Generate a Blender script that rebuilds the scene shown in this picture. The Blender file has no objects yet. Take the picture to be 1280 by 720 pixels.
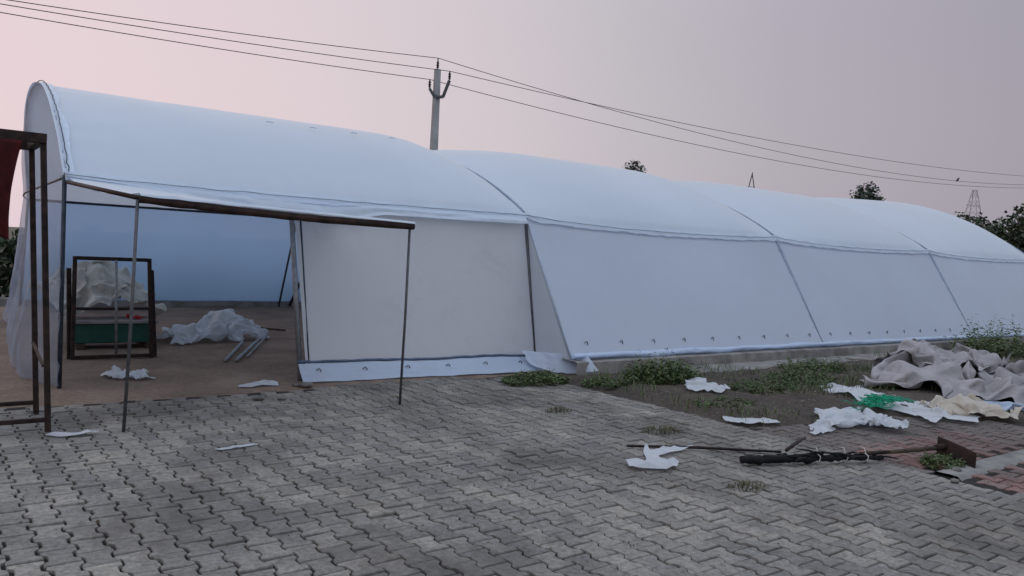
import bpy, math, random
import numpy as np
from mathutils import Vector, Matrix, noise

# ------------------------------------------------------------------ camera, sky, sun, exposure
scene = bpy.context.scene
COL = scene.collection
PI = math.pi

# Axes: x runs along the polyhouse's long wall, y runs into it, z is up; the front corner post stands at the origin.
cam_d = bpy.data.cameras.new('camera')
cam = bpy.data.objects.new('camera', cam_d)
COL.objects.link(cam)
_R = Vector((0.79822, -0.60011, 0.05208)).normalized()
_F = Vector((0.6022, 0.79705, -0.04549)).normalized()
_R = (_R - _F * _R.dot(_F)).normalized()
_U = _R.cross(_F)
_m = Matrix((_R, _U, -_F)).transposed().to_4x4()
_m.translation = Vector((-1.2041, -9.0517, 1.6))
cam.matrix_world = _m
cam_d.sensor_width = 36.0
cam_d.lens = 36.0 * 996.27 / 1280.0
cam_d.clip_start = 0.05
cam_d.clip_end = 5000
scene.camera = cam

SUN_EL = math.radians(4.0)
sun_dir = Vector((math.cos(SUN_EL) * math.cos(math.radians(145)), math.cos(SUN_EL) * math.sin(math.radians(145)), math.sin(SUN_EL)))

world = bpy.data.worlds.new('World')
scene.world = world
world.use_nodes = True
wt = world.node_tree
for n in list(wt.nodes):
    wt.nodes.remove(n)


def wn(kind, **kw):
    n = wt.nodes.new(kind)
    for k, v in kw.items():
        setattr(n, k, v)
    return n


w_out = wn('ShaderNodeOutputWorld')
w_bg = wn('ShaderNodeBackground')
w_bg2 = wn('ShaderNodeBackground')
w_add = wn('ShaderNodeAddShader')
sky = wn('ShaderNodeTexSky', sky_type='NISHITA')
sky.sun_disc = False
sky.sun_elevation = SUN_EL
sky.sun_rotation = math.radians(90 - 145)
sky.dust_density = 4.0
sky.air_density = 1.5
wt.links.new(sky.outputs[0], w_bg.inputs[0])
w_bg.inputs[1].default_value = 0.02
# hazy dusk air: pink towards the afterglow, grey mauve away from it, pale blue overhead
tc = wn('ShaderNodeTexCoord')
dot = wn('ShaderNodeVectorMath', operation='DOT_PRODUCT')
wt.links.new(tc.outputs['Generated'], dot.inputs[0])
_a = math.radians(108)
dot.inputs[1].default_value = (math.cos(_a), math.sin(_a), 0.0)
ramp = wn('ShaderNodeValToRGB')
mr = wn('ShaderNodeMapRange')
mr.inputs['From Min'].default_value = -1.0
mr.inputs['From Max'].default_value = 1.0
wt.links.new(dot.outputs['Value'], mr.inputs['Value'])
wt.links.new(mr.outputs[0], ramp.inputs[0])
cr = ramp.color_ramp
SKY_RAMP = [(0.0, (0.44, 0.46, 0.52)), (0.40, (0.40, 0.41, 0.46)), (0.52, (0.315, 0.294, 0.352)), (0.645, (0.39, 0.362, 0.42)), (0.72, (0.465, 0.43, 0.48)),
            (0.787, (0.555, 0.50, 0.54)), (0.87, (0.64, 0.55, 0.59)), (0.95, (0.70, 0.57, 0.61)), (1.0, (0.73, 0.575, 0.62))]
cr.elements[0].position, cr.elements[0].color = SKY_RAMP[0][0], SKY_RAMP[0][1] + (1,)
cr.elements[1].position, cr.elements[1].color = SKY_RAMP[-1][0], SKY_RAMP[-1][1] + (1,)
for p_, c_ in SKY_RAMP[1:-1]:
    e_ = cr.elements.new(p_)
    e_.color = c_ + (1,)
sep = wn('ShaderNodeSeparateXYZ')
wt.links.new(tc.outputs['Generated'], sep.inputs[0])
up = wn('ShaderNodeMapRange', interpolation_type='SMOOTHSTEP')
up.inputs['From Min'].default_value = 0.25
up.inputs['From Max'].default_value = 0.95
wt.links.new(sep.outputs['Z'], up.inputs['Value'])
mixz = wn('ShaderNodeMix', data_type='RGBA')
wt.links.new(up.outputs[0], mixz.inputs['Factor'])
wt.links.new(ramp.outputs[0], mixz.inputs['A'])
mixz.inputs['B'].default_value = (0.78, 0.87, 1.04, 1)
wt.links.new(mixz.outputs['Result'], w_bg2.inputs[0])
w_bg2.inputs[1].default_value = 1.0
wt.links.new(w_bg.outputs[0], w_add.inputs[0])
wt.links.new(w_bg2.outputs[0], w_add.inputs[1])
wt.links.new(w_add.outputs[0], w_out.inputs[0])

sl = bpy.data.lights.new('sun', 'SUN')
sl.energy = 0.08
sl.angle = math.radians(70)
sl.color = (1.0, 0.86, 0.80)
so = bpy.data.objects.new('sun', sl)
COL.objects.link(so)
so.rotation_euler = sun_dir.to_track_quat('Z', 'Y').to_euler()

scene.view_settings.view_transform = 'Standard'
scene.view_settings.look = 'None'
scene.view_settings.exposure = 0.12
scene.view_settings.gamma = 1.0
scene.cycles.max_bounces = 10
scene.cycles.transmission_bounces = 6
scene.cycles.transparent_max_bounces = 12

# ------------------------------------------------------------------ helpers
rnd = random.Random(7)


class MB:
    """collects shapes for ONE mesh object"""

    def __init__(self):
        self.v, self.f = [], []

    def add(self, v, f):
        b = len(self.v)
        self.v += [tuple(p) for p in v]
        self.f += [tuple(i + b for i in q) for q in f]

    def box(self, c, s, rz=0.0, tilt=None):
        m = Matrix.Rotation(rz, 3, 'Z')
        if tilt is not None:
            m = tilt @ m
        c = Vector(c)
        v = [c + m @ Vector((sx * s[0] / 2, sy * s[1] / 2, sz * s[2] / 2)) for sz in (-1, 1) for sy in (-1, 1) for sx in (-1, 1)]
        self.add(v, [(0, 2, 3, 1), (4, 5, 7, 6), (0, 1, 5, 4), (2, 6, 7, 3), (0, 4, 6, 2), (1, 3, 7, 5)])

    def bar(self, a, b, w, h=None, roll=0.0):
        """square bar from a to b"""
        h = h or w
        a, b = Vector(a), Vector(b)
        d = (b - a).normalized()
        up_ = Vector((0, 0, 1)) if abs(d.z) < 0.9 else Vector((0, 1, 0))
        s = d.cross(up_).normalized()
        t = s.cross(d)
        if roll:
            q = Matrix.Rotation(roll, 3, d)
            s, t = q @ s, q @ t
        v = []
        for p in (a, b):
            for (i, j) in ((-1, -1), (1, -1), (1, 1), (-1, 1)):
                v.append(p + s * (i * w / 2) + t * (j * h / 2))
        self.add(v, [(0, 3, 2, 1), (4, 5, 6, 7), (0, 1, 5, 4), (1, 2, 6, 5), (2, 3, 7, 6), (3, 0, 4, 7)])

    def tube(self, pts, r, n=10, cap=True):
        pts = [Vector(p) for p in pts]
        rs = r if isinstance(r, (list, tuple)) else [r] * len(pts)
        b = len(self.v)
        prev = None
        for i, p in enumerate(pts):
            d = (pts[min(i + 1, len(pts) - 1)] - pts[max(i - 1, 0)]).normalized()
            if prev is None:
                u = d.cross(Vector((0, 0, 1)) if abs(d.z) < 0.9 else Vector((1, 0, 0))).normalized()
            else:
                u = (prev - d * prev.dot(d)).normalized()
            prev = u
            w = d.cross(u)
            for k in range(n):
                a = 2 * PI * k / n
                self.v.append(tuple(p + (u * math.cos(a) + w * math.sin(a)) * rs[i]))
        for i in range(len(pts) - 1):
            for k in range(n):
                k2 = (k + 1) % n
                self.f.append((b + i * n + k, b + i * n + k2, b + (i + 1) * n + k2, b + (i + 1) * n + k))
        if cap:
            self.f.append(tuple(b + k for k in range(n))[::-1])
            self.f.append(tuple(b + (len(pts) - 1) * n + k for k in range(n)))

    def grid(self, fn, nu, nv):
        b = len(self.v)
        for j in range(nv + 1):
            for i in range(nu + 1):
                self.v.append(tuple(fn(i / nu, j / nv)))
        for j in range(nv):
            for i in range(nu):
                a = b + j * (nu + 1) + i
                self.f.append((a, a + 1, a + nu + 2, a + nu + 1))

    def build(self, name, material, parent=None, smooth=False, bevel=0.0, solid=0.0, subsurf=0):
        me = bpy.data.meshes.new(name)
        me.from_pydata(self.v, [], self.f)
        me.update()
        o = bpy.data.objects.new(name, me)
        COL.objects.link(o)
        if material:
            me.materials.append(material)
        if smooth:
            me.polygons.foreach_set('use_smooth', [True] * len(me.polygons))
        if parent:
            o.parent = parent
            o.matrix_parent_inverse = parent.matrix_basis.inverted()
        if subsurf:
            m = o.modifiers.new('subsurf', 'SUBSURF')
            m.levels = m.render_levels = subsurf
        if solid:
            m = o.modifiers.new('solid', 'SOLIDIFY')
            m.thickness = solid
            m.offset = 0
        if bevel:
            m = o.modifiers.new('bevel', 'BEVEL')
            m.width = bevel
            m.segments = 2
            m.limit_method = 'ANGLE'
        return o


def empty(name, loc=(0, 0, 0)):
    o = bpy.data.objects.new(name, None)
    o.location = loc
    COL.objects.link(o)
    return o


def tag(o, label, cat, group=None):
    o['label'] = label
    o['category'] = cat
    if group:
        o['group'] = group
    return o


def kind(o, k):
    o['kind'] = k
    return o


def n3(x, y, z=0.0):
    return noise.noise(Vector((x, y, z)))


def fbm(x, y, z=0.0, o=4):
    s, a = 0.0, 0.5
    for _ in range(o):
        s += a * noise.noise(Vector((x, y, z)))
        x, y, z, a = x * 2.03 + 1.7, y * 2.03 + 5.1, z * 2.03, a * 0.5
    return s


# ------------------------------------------------------------------ materials
def mat(name):
    m = bpy.data.materials.new(name)
    m.use_nodes = True
    nt = m.node_tree
    b = nt.nodes['Principled BSDF']
    return m, nt, b


def ramp_of(nt, stops):
    r = nt.nodes.new('ShaderNodeValToRGB')
    e = r.color_ramp.elements
    e[0].position, e[0].color = stops[0][0], tuple(stops[0][1]) + (1,)
    e[1].position, e[1].color = stops[-1][0], tuple(stops[-1][1]) + (1,)
    for p, c in stops[1:-1]:
        q = e.new(p)
        q.color = tuple(c) + (1,)
    return r


def noise_node(nt, scale, detail=6, rough=0.6, coord='Object', dist=0.0, stretch=None):
    t = nt.nodes.new('ShaderNodeTexCoord')
    n = nt.nodes.new('ShaderNodeTexNoise')
    n.inputs['Scale'].default_value = scale
    n.inputs['Detail'].default_value = detail
    n.inputs['Roughness'].default_value = rough
    n.inputs['Distortion'].default_value = dist
    if stretch:
        mp = nt.nodes.new('ShaderNodeMapping')
        mp.inputs['Scale'].default_value = stretch
        nt.links.new(t.outputs[coord], mp.inputs['Vector'])
        nt.links.new(mp.outputs[0], n.inputs['Vector'])
    else:
        nt.links.new(t.outputs[coord], n.inputs['Vector'])
    return n


def mix(nt, a, b, fac, mode='MIX'):
    m = nt.nodes.new('ShaderNodeMix')
    m.data_type = 'RGBA'
    m.blend_type = mode
    for key, s in (('Factor', fac), ('A', a), ('B', b)):
        if isinstance(s, (int, float)):
            m.inputs[key].default_value = s
        elif isinstance(s, (tuple, list)):
            m.inputs[key].default_value = tuple(s) + ((1,) if len(s) == 3 else ())
        else:
            nt.links.new(s, m.inputs[key])
    return m.outputs['Result']


def bump(nt, b, height, strength=0.3, dist=0.02):
    n = nt.nodes.new('ShaderNodeBump')
    n.inputs['Strength'].default_value = strength
    n.inputs['Distance'].default_value = dist
    nt.links.new(height, n.inputs['Height'])
    nt.links.new(n.outputs[0], b.inputs['Normal'])
    return n


def simple(name, c1, c2, scale=8, rough=0.8, metal=0.0, bstr=0.3, bdist=0.01, stretch=None, pos=(0.35, 0.65)):
    m, nt, b = mat(name)
    n = noise_node(nt, scale, stretch=stretch)
    r = ramp_of(nt, [(pos[0], c1), (pos[1], c2)])
    nt.links.new(n.outputs['Fac'], r.inputs[0])
    nt.links.new(r.outputs[0], b.inputs['Base Color'])
    b.inputs['Roughness'].default_value = rough
    b.inputs['Metallic'].default_value = metal
    b.inputs['Specular IOR Level'].default_value = 0.25
    if bstr:
        n2 = noise_node(nt, scale * 4)
        bump(nt, b, n2.outputs['Fac'], bstr, bdist)
    return m


def film(name, col, trans=0.5, clear=0.06, rough=0.42, spec=0.9, bstr=0.15, bscale=1.2, dirt=0.0, dirtcol=(0.35, 0.32, 0.28)):
    """milky polythene film: scatters, passes light through, a little clear, a little glossy"""
    m = bpy.data.materials.new(name)
    m.use_nodes = True
    nt = m.node_tree
    for n in list(nt.nodes):
        nt.nodes.remove(n)
    out = nt.nodes.new('ShaderNodeOutputMaterial')
    d = nt.nodes.new('ShaderNodeBsdfDiffuse')
    t = nt.nodes.new('ShaderNodeBsdfTranslucent')
    g = nt.nodes.new('ShaderNodeBsdfGlossy')
    c = nt.nodes.new('ShaderNodeBsdfTransparent')
    m1, m2, m3 = (nt.nodes.new('ShaderNodeMixShader') for _ in range(3))
    nz = noise_node(nt, bscale, 5, 0.55)
    big = noise_node(nt, 0.35, 3, 0.5, dist=0.6)
    colr = ramp_of(nt, [(0.3, tuple(x * 0.93 for x in col)), (0.7, col)])
    nt.links.new(big.outputs['Fac'], colr.inputs[0])
    csock = colr.outputs[0]
    if dirt:
        dn = noise_node(nt, 2.2, 7, 0.7, dist=1.0)
        dr = ramp_of(nt, [(0.52, (0, 0, 0)), (0.75, (dirt, dirt, dirt))])
        nt.links.new(dn.outputs['Fac'], dr.inputs[0])
        csock = mix(nt, csock, dirtcol, dr.outputs[0])
    nt.links.new(csock, d.inputs['Color'])
    nt.links.new(csock, t.inputs['Color'])
    g.inputs['Roughness'].default_value = rough
    bp = nt.nodes.new('ShaderNodeBump')
    bp.inputs['Strength'].default_value = bstr
    bp.inputs['Distance'].default_value = 0.05
    nt.links.new(nz.outputs['Fac'], bp.inputs['Height'])
    for s in (d, t, g):
        nt.links.new(bp.outputs[0], s.inputs['Normal'])
    # sheen that grows towards grazing angles, the same from both faces of the sheet
    lw = nt.nodes.new('ShaderNodeLayerWeight')
    lw.inputs['Blend'].default_value = 0.5
    pw = nt.nodes.new('ShaderNodeMath')
    pw.operation = 'POWER'
    pw.inputs[1].default_value = 4.0
    nt.links.new(lw.outputs['Facing'], pw.inputs[0])
    mm = nt.nodes.new('ShaderNodeMath')
    mm.operation = 'MULTIPLY_ADD'
    mm.inputs[1].default_value = spec * 0.75
    mm.inputs[2].default_value = 0.03
    nt.links.new(pw.outputs[0], mm.inputs[0])
    m1.inputs[0].default_value = trans
    nt.links.new(d.outputs[0], m1.inputs[1])
    nt.links.new(t.outputs[0], m1.inputs[2])
    m2.inputs[0].default_value = clear
    nt.links.new(m1.outputs[0], m2.inputs[1])
    nt.links.new(c.outputs[0], m2.inputs[2])
    nt.links.new(mm.outputs[0], m3.inputs[0])
    nt.links.new(m2.outputs[0], m3.inputs[1])
    nt.links.new(g.outputs[0], m3.inputs[2])
    nt.links.new(m3.outputs[0], out.inputs[0])
    return m


M = {}
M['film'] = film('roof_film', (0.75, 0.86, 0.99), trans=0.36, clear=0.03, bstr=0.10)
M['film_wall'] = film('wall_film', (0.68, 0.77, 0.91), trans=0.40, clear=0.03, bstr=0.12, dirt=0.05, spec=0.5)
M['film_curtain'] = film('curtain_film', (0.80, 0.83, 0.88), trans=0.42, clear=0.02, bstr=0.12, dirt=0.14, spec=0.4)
M['film_back'] = film('blue_lit_film', (0.38, 0.57, 0.83), trans=0.54, clear=0.02, bstr=0.08)  # blue light on the back wall is put into this film's colour
M['film_clear'] = film('thin_clear_film', (0.33, 0.43, 0.58), trans=0.45, clear=0.60, bstr=0.6, bscale=2.5, dirt=0.2, spec=0.15)
M['film_skirt'] = film('skirt_film', (0.60, 0.71, 0.89), trans=0.35, clear=0.02, bstr=0.4, bscale=5, dirt=0.15)
M['plastic'] = film('white_plastic_sheet', (0.66, 0.71, 0.77), trans=0.30, clear=0.06, bstr=0.7, bscale=7, dirt=0.6)
M['plastic_tan'] = film('soiled_plastic_sheet', (0.62, 0.56, 0.47), trans=0.25, clear=0.05, bstr=0.3, bscale=6, dirt=0.5, dirtcol=(0.32, 0.24, 0.17))
M['plastic_blue'] = film('pale_blue_plastic_sheet', (0.50, 0.60, 0.76), trans=0.25, clear=0.05, bstr=0.3, bscale=6, dirt=0.2)


def tarp_mat(name, c1, c2, dirtc):
    m, nt, b = mat(name)
    n = noise_node(nt, 1.6, 6, 0.6, dist=0.8)
    r = ramp_of(nt, [(0.35, c1), (0.62, c2)])
    nt.links.new(n.outputs['Fac'], r.inputs[0])
    dn = noise_node(nt, 3.1, 8, 0.7, dist=0.5)
    dr = ramp_of(nt, [(0.56, (0, 0, 0)), (0.72, (0.75, 0.75, 0.75))])
    nt.links.new(dn.outputs['Fac'], dr.inputs[0])
    nt.links.new(mix(nt, r.outputs[0], dirtc, dr.outputs[0]), b.inputs['Base Color'])
    b.inputs['Roughness'].default_value = 0.7
    n2 = noise_node(nt, 5.5, 5, 0.6, dist=1.2)
    bump(nt, b, n2.outputs['Fac'], 0.55, 0.035)
    return m


M['tarp'] = tarp_mat('grey_tarp', (0.24, 0.232, 0.242), (0.37, 0.357, 0.365), (0.16, 0.125, 0.10))
M['tarp_in'] = tarp_mat('beige_tarp', (0.38, 0.38, 0.35), (0.55, 0.55, 0.52), (0.22, 0.19, 0.15))
M['steel_dark'] = simple('dark_painted_steel', (0.012, 0.010, 0.011), (0.05, 0.03, 0.025), 12, 0.55, 0.3, 0.2, 0.003)
M['steel_brown'] = simple('rust_brown_pipe', (0.025, 0.014, 0.012), (0.06, 0.035, 0.028), 10, 0.6, 0.2, 0.2, 0.003)
M['galv'] = simple('galvanised_pipe', (0.22, 0.23, 0.25), (0.34, 0.35, 0.37), 14, 0.5, 0.6, 0.1, 0.002)
M['galv_light'] = simple('film_wrapped_pipe', (0.34, 0.40, 0.50), (0.44, 0.50, 0.60), 14, 0.5, 0.0, 0.1, 0.002)
M['seam_shade_pipe'] = simple('blue_grey_seam_shade', (0.24, 0.30, 0.40), (0.32, 0.38, 0.48), 14, 0.6, 0.0, 0.1, 0.002)  # soft bluish shade along seams and film-covered legs, put into the pipe colour
M['galv_dark'] = simple('weathered_grey_pipe', (0.08, 0.085, 0.095), (0.14, 0.145, 0.155), 14, 0.5, 0.5, 0.1, 0.002)
M['pipe_dark'] = simple('dark_blue_grey_pipe', (0.03, 0.04, 0.06), (0.06, 0.075, 0.10), 10, 0.5, 0.3, 0.0)
M['shade_blue'] = simple('slate_blue_shade', (0.07, 0.10, 0.17), (0.12, 0.17, 0.27), 8, 0.6, 0, 0.2, 0.004)  # colour of the blue shadow band above the skirt
M['concrete'] = simple('grey_concrete', (0.16, 0.155, 0.15), (0.29, 0.28, 0.27), 3.5, 0.9, 0, 0.5, 0.02)
M['concrete_pole'] = simple('cast_concrete', (0.34, 0.34, 0.35), (0.44, 0.44, 0.45), 2.5, 0.9, 0, 0.3, 0.01)
M['insulator'] = simple('brown_porcelain', (0.02, 0.015, 0.015), (0.04, 0.03, 0.03), 10, 0.35, 0, 0)
M['wire'] = simple('aluminium_wire', (0.05, 0.045, 0.05), (0.07, 0.065, 0.07), 3, 0.6, 0.3, 0)
M['red_cloth'] = simple('dark_red_cloth', (0.04, 0.006, 0.007), (0.085, 0.011, 0.011), 5, 0.9, 0, 0.4, 0.01)
M['green_box'] = simple('dark_green_paint', (0.010, 0.05, 0.04), (0.018, 0.085, 0.065), 5, 0.5, 0, 0.2, 0.004)
M['red_paint'] = simple('red_bag', (0.25, 0.015, 0.02), (0.42, 0.03, 0.035), 7, 0.6, 0, 0.4, 0.01)
M['blue_rope'] = simple('blue_rope', (0.06, 0.14, 0.24), (0.10, 0.22, 0.36), 14, 0.8, 0, 0.4, 0.01)
M['black_wrap'] = simple('black_wrapped_plastic', (0.004, 0.004, 0.005), (0.014, 0.014, 0.015), 9, 0.75, 0, 0.5, 0.01)
M['tie'] = simple('white_cord', (0.45, 0.43, 0.42), (0.6, 0.58, 0.56), 9, 0.8, 0, 0)
M['rust'] = simple('rusted_iron', (0.022, 0.014, 0.013), (0.042, 0.025, 0.022), 7, 0.85, 0.2, 0.4, 0.006)
M['wood'] = simple('weathered_wood', (0.045, 0.032, 0.025), (0.10, 0.072, 0.055), 6, 0.85, 0, 0.4, 0.01, stretch=(1, 1, 0.3))
M['net'] = simple('green_shade_net', (0.008, 0.22, 0.12), (0.02, 0.40, 0.24), 12, 0.7, 0, 0.3, 0.01)
M['bark'] = simple('tree_bark', (0.05, 0.038, 0.028), (0.11, 0.085, 0.065), 4, 0.9, 0, 0.6, 0.03)
M['tower'] = simple('hazed_lattice_steel', (0.42, 0.40, 0.43), (0.46, 0.44, 0.47), 1, 0.7, 0.0, 0)  # distance haze is put into this pale steel colour
M['tower_dark'] = simple('dark_lattice_steel', (0.05, 0.047, 0.055), (0.07, 0.066, 0.075), 1, 0.7, 0.2, 0)
M['bird'] = simple('dark_feathers', (0.012, 0.012, 0.014), (0.03, 0.03, 0.03), 30, 0.7, 0, 0)
M['stone'] = simple('grey_rubble', (0.12, 0.115, 0.11), (0.25, 0.24, 0.23), 9, 0.95, 0, 0.5, 0.02)


def leaf_mat(name, cols):
    m, nt, b = mat(name)
    g = nt.nodes.new('ShaderNodeNewGeometry')
    r = ramp_of(nt, [(i / (len(cols) - 1), c) for i, c in enumerate(cols)])
    nt.links.new(g.outputs['Random Per Island'], r.inputs[0])
    nt.links.new(r.outputs[0], b.inputs['Base Color'])
    b.inputs['Roughness'].default_value = 0.55
    try:
        b.inputs['Transmission Weight'].default_value = 0.0
    except KeyError:
        pass
    return m


M['leaf'] = leaf_mat('weed_leaf', [(0.035, 0.066, 0.018), (0.062, 0.112, 0.028), (0.10, 0.145, 0.042), (0.12, 0.125, 0.05)])
M['leaf_dry'] = leaf_mat('dry_grass_blade', [(0.09, 0.085, 0.045), (0.15, 0.13, 0.075), (0.07, 0.085, 0.03)])
M['litter'] = leaf_mat('dry_litter', [(0.05, 0.035, 0.022), (0.13, 0.10, 0.07), (0.20, 0.17, 0.12), (0.08, 0.075, 0.035), (0.10, 0.06, 0.04)])
M['leaf_dark'] = leaf_mat('tree_leaf', [(0.016, 0.030, 0.012), (0.028, 0.048, 0.018), (0.045, 0.068, 0.028)])
M['leaf_far'] = leaf_mat('far_tree_leaf', [(0.030, 0.050, 0.034), (0.042, 0.066, 0.044), (0.055, 0.080, 0.055)])


def paver_mat(name, cols, dirtc, amount, redspot=False):
    m, nt, b = mat(name)
    g = nt.nodes.new('ShaderNodeNewGeometry')
    r = ramp_of(nt, [(i / (len(cols) - 1), c) for i, c in enumerate(cols)])
    nt.links.new(g.outputs['Random Per Island'], r.inputs[0])
    n1 = noise_node(nt, 26, 8, 0.75)
    r1 = ramp_of(nt, [(0.32, (0.48, 0.48, 0.48)), (0.68, (1.28, 1.28, 1.28))])
    nt.links.new(n1.outputs['Fac'], r1.inputs[0])
    c = mix(nt, r.outputs[0], r1.outputs[0], 1.0, 'MULTIPLY')
    # worn and dirty patches that run over many blocks
    n2 = noise_node(nt, 0.55, 7, 0.68, dist=0.9)
    r2 = ramp_of(nt, [(0.47, (0, 0, 0)), (0.66, (amount, amount, amount))])
    nt.links.new(n2.outputs['Fac'], r2.inputs[0])
    c = mix(nt, c, dirtc, r2.outputs[0])
    n3_ = noise_node(nt, 3.3, 8, 0.72, dist=0.6)
    r3 = ramp_of(nt, [(0.53, (0, 0, 0)), (0.70, (0.65, 0.65, 0.65))])
    nt.links.new(n3_.outputs['Fac'], r3.inputs[0])
    c = mix(nt, c, (0.07, 0.062, 0.056), r3.outputs[0])
    n4 = noise_node(nt, 1.1, 4, 0.6, dist=0.4)
    r4 = ramp_of(nt, [(0.34, (0.84, 0.85, 0.87)), (0.66, (1.18, 1.15, 1.10))])
    nt.links.new(n4.outputs['Fac'], r4.inputs[0])
    c = mix(nt, c, r4.outputs[0], 1.0, 'MULTIPLY')
    nt.links.new(c, b.inputs['Base Color'])
    b.inputs['Roughness'].default_value = 0.85
    n5 = noise_node(nt, 70, 6, 0.7)
    bump(nt, b, n5.outputs['Fac'], 0.45, 0.006)
    return m


M['paver'] = paver_mat('grey_paver', [(0.184, 0.180, 0.170), (0.228, 0.219, 0.205), (0.256, 0.245, 0.226), (0.302, 0.286, 0.258)], (0.07, 0.063, 0.055), 0.8)
M['paver_red'] = paver_mat('worn_red_paver', [(0.17, 0.085, 0.08), (0.22, 0.115, 0.105), (0.20, 0.15, 0.14), (0.24, 0.13, 0.12)], (0.10, 0.085, 0.075), 0.9)
M['paver_dirty'] = paver_mat('soiled_paver', [(0.125, 0.11, 0.10), (0.15, 0.13, 0.12), (0.165, 0.135, 0.125), (0.14, 0.128, 0.12)], (0.075, 0.062, 0.052), 0.9)


def soil_mat(name, c1, c2, c3, scale=1.4, grit=0.8):
    m, nt, b = mat(name)
    n = noise_node(nt, scale, 9, 0.68, dist=0.6)
    r = ramp_of(nt, [(0.32, c1), (0.5, c2), (0.68, c3)])
    nt.links.new(n.outputs['Fac'], r.inputs[0])
    n2 = noise_node(nt, 22, 8, 0.8)
    r2 = ramp_of(nt, [(0.3, (0.55, 0.55, 0.55)), (0.72, (1.3, 1.3, 1.3))])
    nt.links.new(n2.outputs['Fac'], r2.inputs[0])
    nt.links.new(mix(nt, r.outputs[0], r2.outputs[0], 1.0, 'MULTIPLY'), b.inputs['Base Color'])
    b.inputs['Roughness'].default_value = 0.95
    n4 = noise_node(nt, 30, 9, 0.75)
    bump(nt, b, n4.outputs['Fac'], grit, 0.03)
    return m


M['soil'] = soil_mat('dark_soil', (0.045, 0.036, 0.029), (0.075, 0.058, 0.046), (0.12, 0.095, 0.075), 1.1)
M['floor'] = soil_mat('brown_earth_floor', (0.135, 0.10, 0.078), (0.22, 0.155, 0.115), (0.29, 0.22, 0.17), 0.9, 0.6)
M['joint'] = soil_mat('joint_sand', (0.012, 0.011, 0.010), (0.02, 0.018, 0.016), (0.04, 0.035, 0.03), 2.0)
M['land'] = soil_mat('open_land', (0.07, 0.065, 0.04), (0.11, 0.095, 0.06), (0.15, 0.12, 0.08), 0.08)

# ------------------------------------------------------------------ ground
mb = MB()
mb.grid(lambda u, v: (-900 + 1800 * u, -300 + 1500 * v, -0.06), 30, 30)
kind(mb.build('ground', M['land']), 'structure')

# joint bed under the blocks (one sheet just below their tops)
mb = MB()
mb.add([(-8, -14, -0.017), (5.36, -14, -0.017), (5.36, -0.35, -0.017), (-8, -0.35, -0.017)], [(0, 1, 2, 3)])
mb.add([(5.36, -14, -0.017), (16, -14, -0.017), (16, -4.0, -0.017), (5.36, -4.0, -0.017)], [(0, 1, 2, 3)])
kind(mb.build('paving_bed', M['joint']), 'structure')

PW, PL_ = 0.150, 0.205


def lay_pavers(name, material, inside, x0, x1, y0, y1, seed, sunk=0.0, gapn=0.0):
    r = random.Random(seed)
    mb = MB()
    i0, i1 = int(math.floor(x0 / PW)), int(math.ceil(x1 / PW))
    for i in range(i0, i1 + 1):
        cx = i * PW
        off = 0.5 * PL_ if i % 2 else 0.0
        for j in range(int(math.floor(y0 / PL_)), int(math.ceil(y1 / PL_)) + 1):
            cy = j * PL_ + off
            if not inside(cx, cy):
                continue
            e = 0.0135
            g = 0.0055 + 0.0045 * r.random() ** 2 + gapn + 0.003 * max(0.0, n3(cx * .7, cy * .7, 5))
            a = PL_ / 2 - g * 0.85
            hw = PW / 2 - g
            q, s = PL_ / 4, 0.013
            half = [(hw + e, -a), (hw + e, -q - s), (hw + e * .5, -q - s * .2), (hw - e * .6, -q + s * .7), (hw - e, -q + s * 1.5),
                    (hw - e, q - s * 1.5), (hw - e * .6, q - s * .7), (hw + e * .5, q + s * .2), (hw + e, q + s), (hw + e, a)]
            out = half + [(-x, -y) for x, y in half]
            rz = r.gauss(0, 0.010)
            zt = r.gauss(0, 0.0026) - sunk + 0.012 * fbm(cx * .5, cy * .5, 2.2, 2)
            tx, ty = r.gauss(0, 0.016), r.gauss(0, 0.016)
            jx, jy = r.gauss(0, 0.0012), r.gauss(0, 0.0012)
            cs, sn = math.cos(rz), math.sin(rz)
            v = []
            for (k, dz) in ((1.0, -0.04), (1.0, -0.006), (0.955, 0.0)):
                for (x, y) in out:
                    X, Y = x * k, y * (k if k == 1.0 else 0.965)
                    v.append((cx + jx + X * cs - Y * sn, cy + jy + X * sn + Y * cs, zt + dz + tx * x + ty * y))
            n = len(out)
            f = []
            for b in (0, n):
                for k in range(n):
                    f.append((b + k, b + (k + 1) % n, b + n + (k + 1) % n, b + n + k))
            # top as three strips so the waisted outline stays flat
            t = 2 * n
            f.append((t + 0, t + 1, t + 2, t + 3, t + 4, t + 15, t + 16, t + 17, t + 18, t + 19))
            f.append((t + 4, t + 5, t + 14, t + 15))
            f.append((t + 5, t + 6, t + 7, t + 8, t + 9, t + 10, t + 11, t + 12, t + 13, t + 14))
            mb.add(v, f)
    return kind(mb.build(name, material), 'structure')


def wob(x):
    return 0.06 * n3(x * 1.3, 3.3)


def in_main(x, y):
    if x > 5.30:
        return y < -6.75 + 0.25 * (x - 5.3) * 0.0
    if x < 2.4:
        return y < -0.95 + wob(x)
    return y < -0.80 + wob(x) - max(0, x - 4.4) * 0.55


lay_pavers('paving', M['paver'], in_main, -5.2, 10.5, -13, -0.5, 3)


def in_dirty(x, y):
    if x <= 5.33:
        return False
    top = -4.35 - 0.10 * (x - 5.4) + wob(x * 2)
    return y < top and not in_redzone(x, y) and y > -6.02 + 0.0 * x and x < 8.0 - 0.4 * (y + 4.3)


def in_redzone(x, y):
    if 5.45 < x < 7.4 and -5.95 < y < -5.28:
        return True
    return x > 5.42 and -6.74 < y < -6.32


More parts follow.
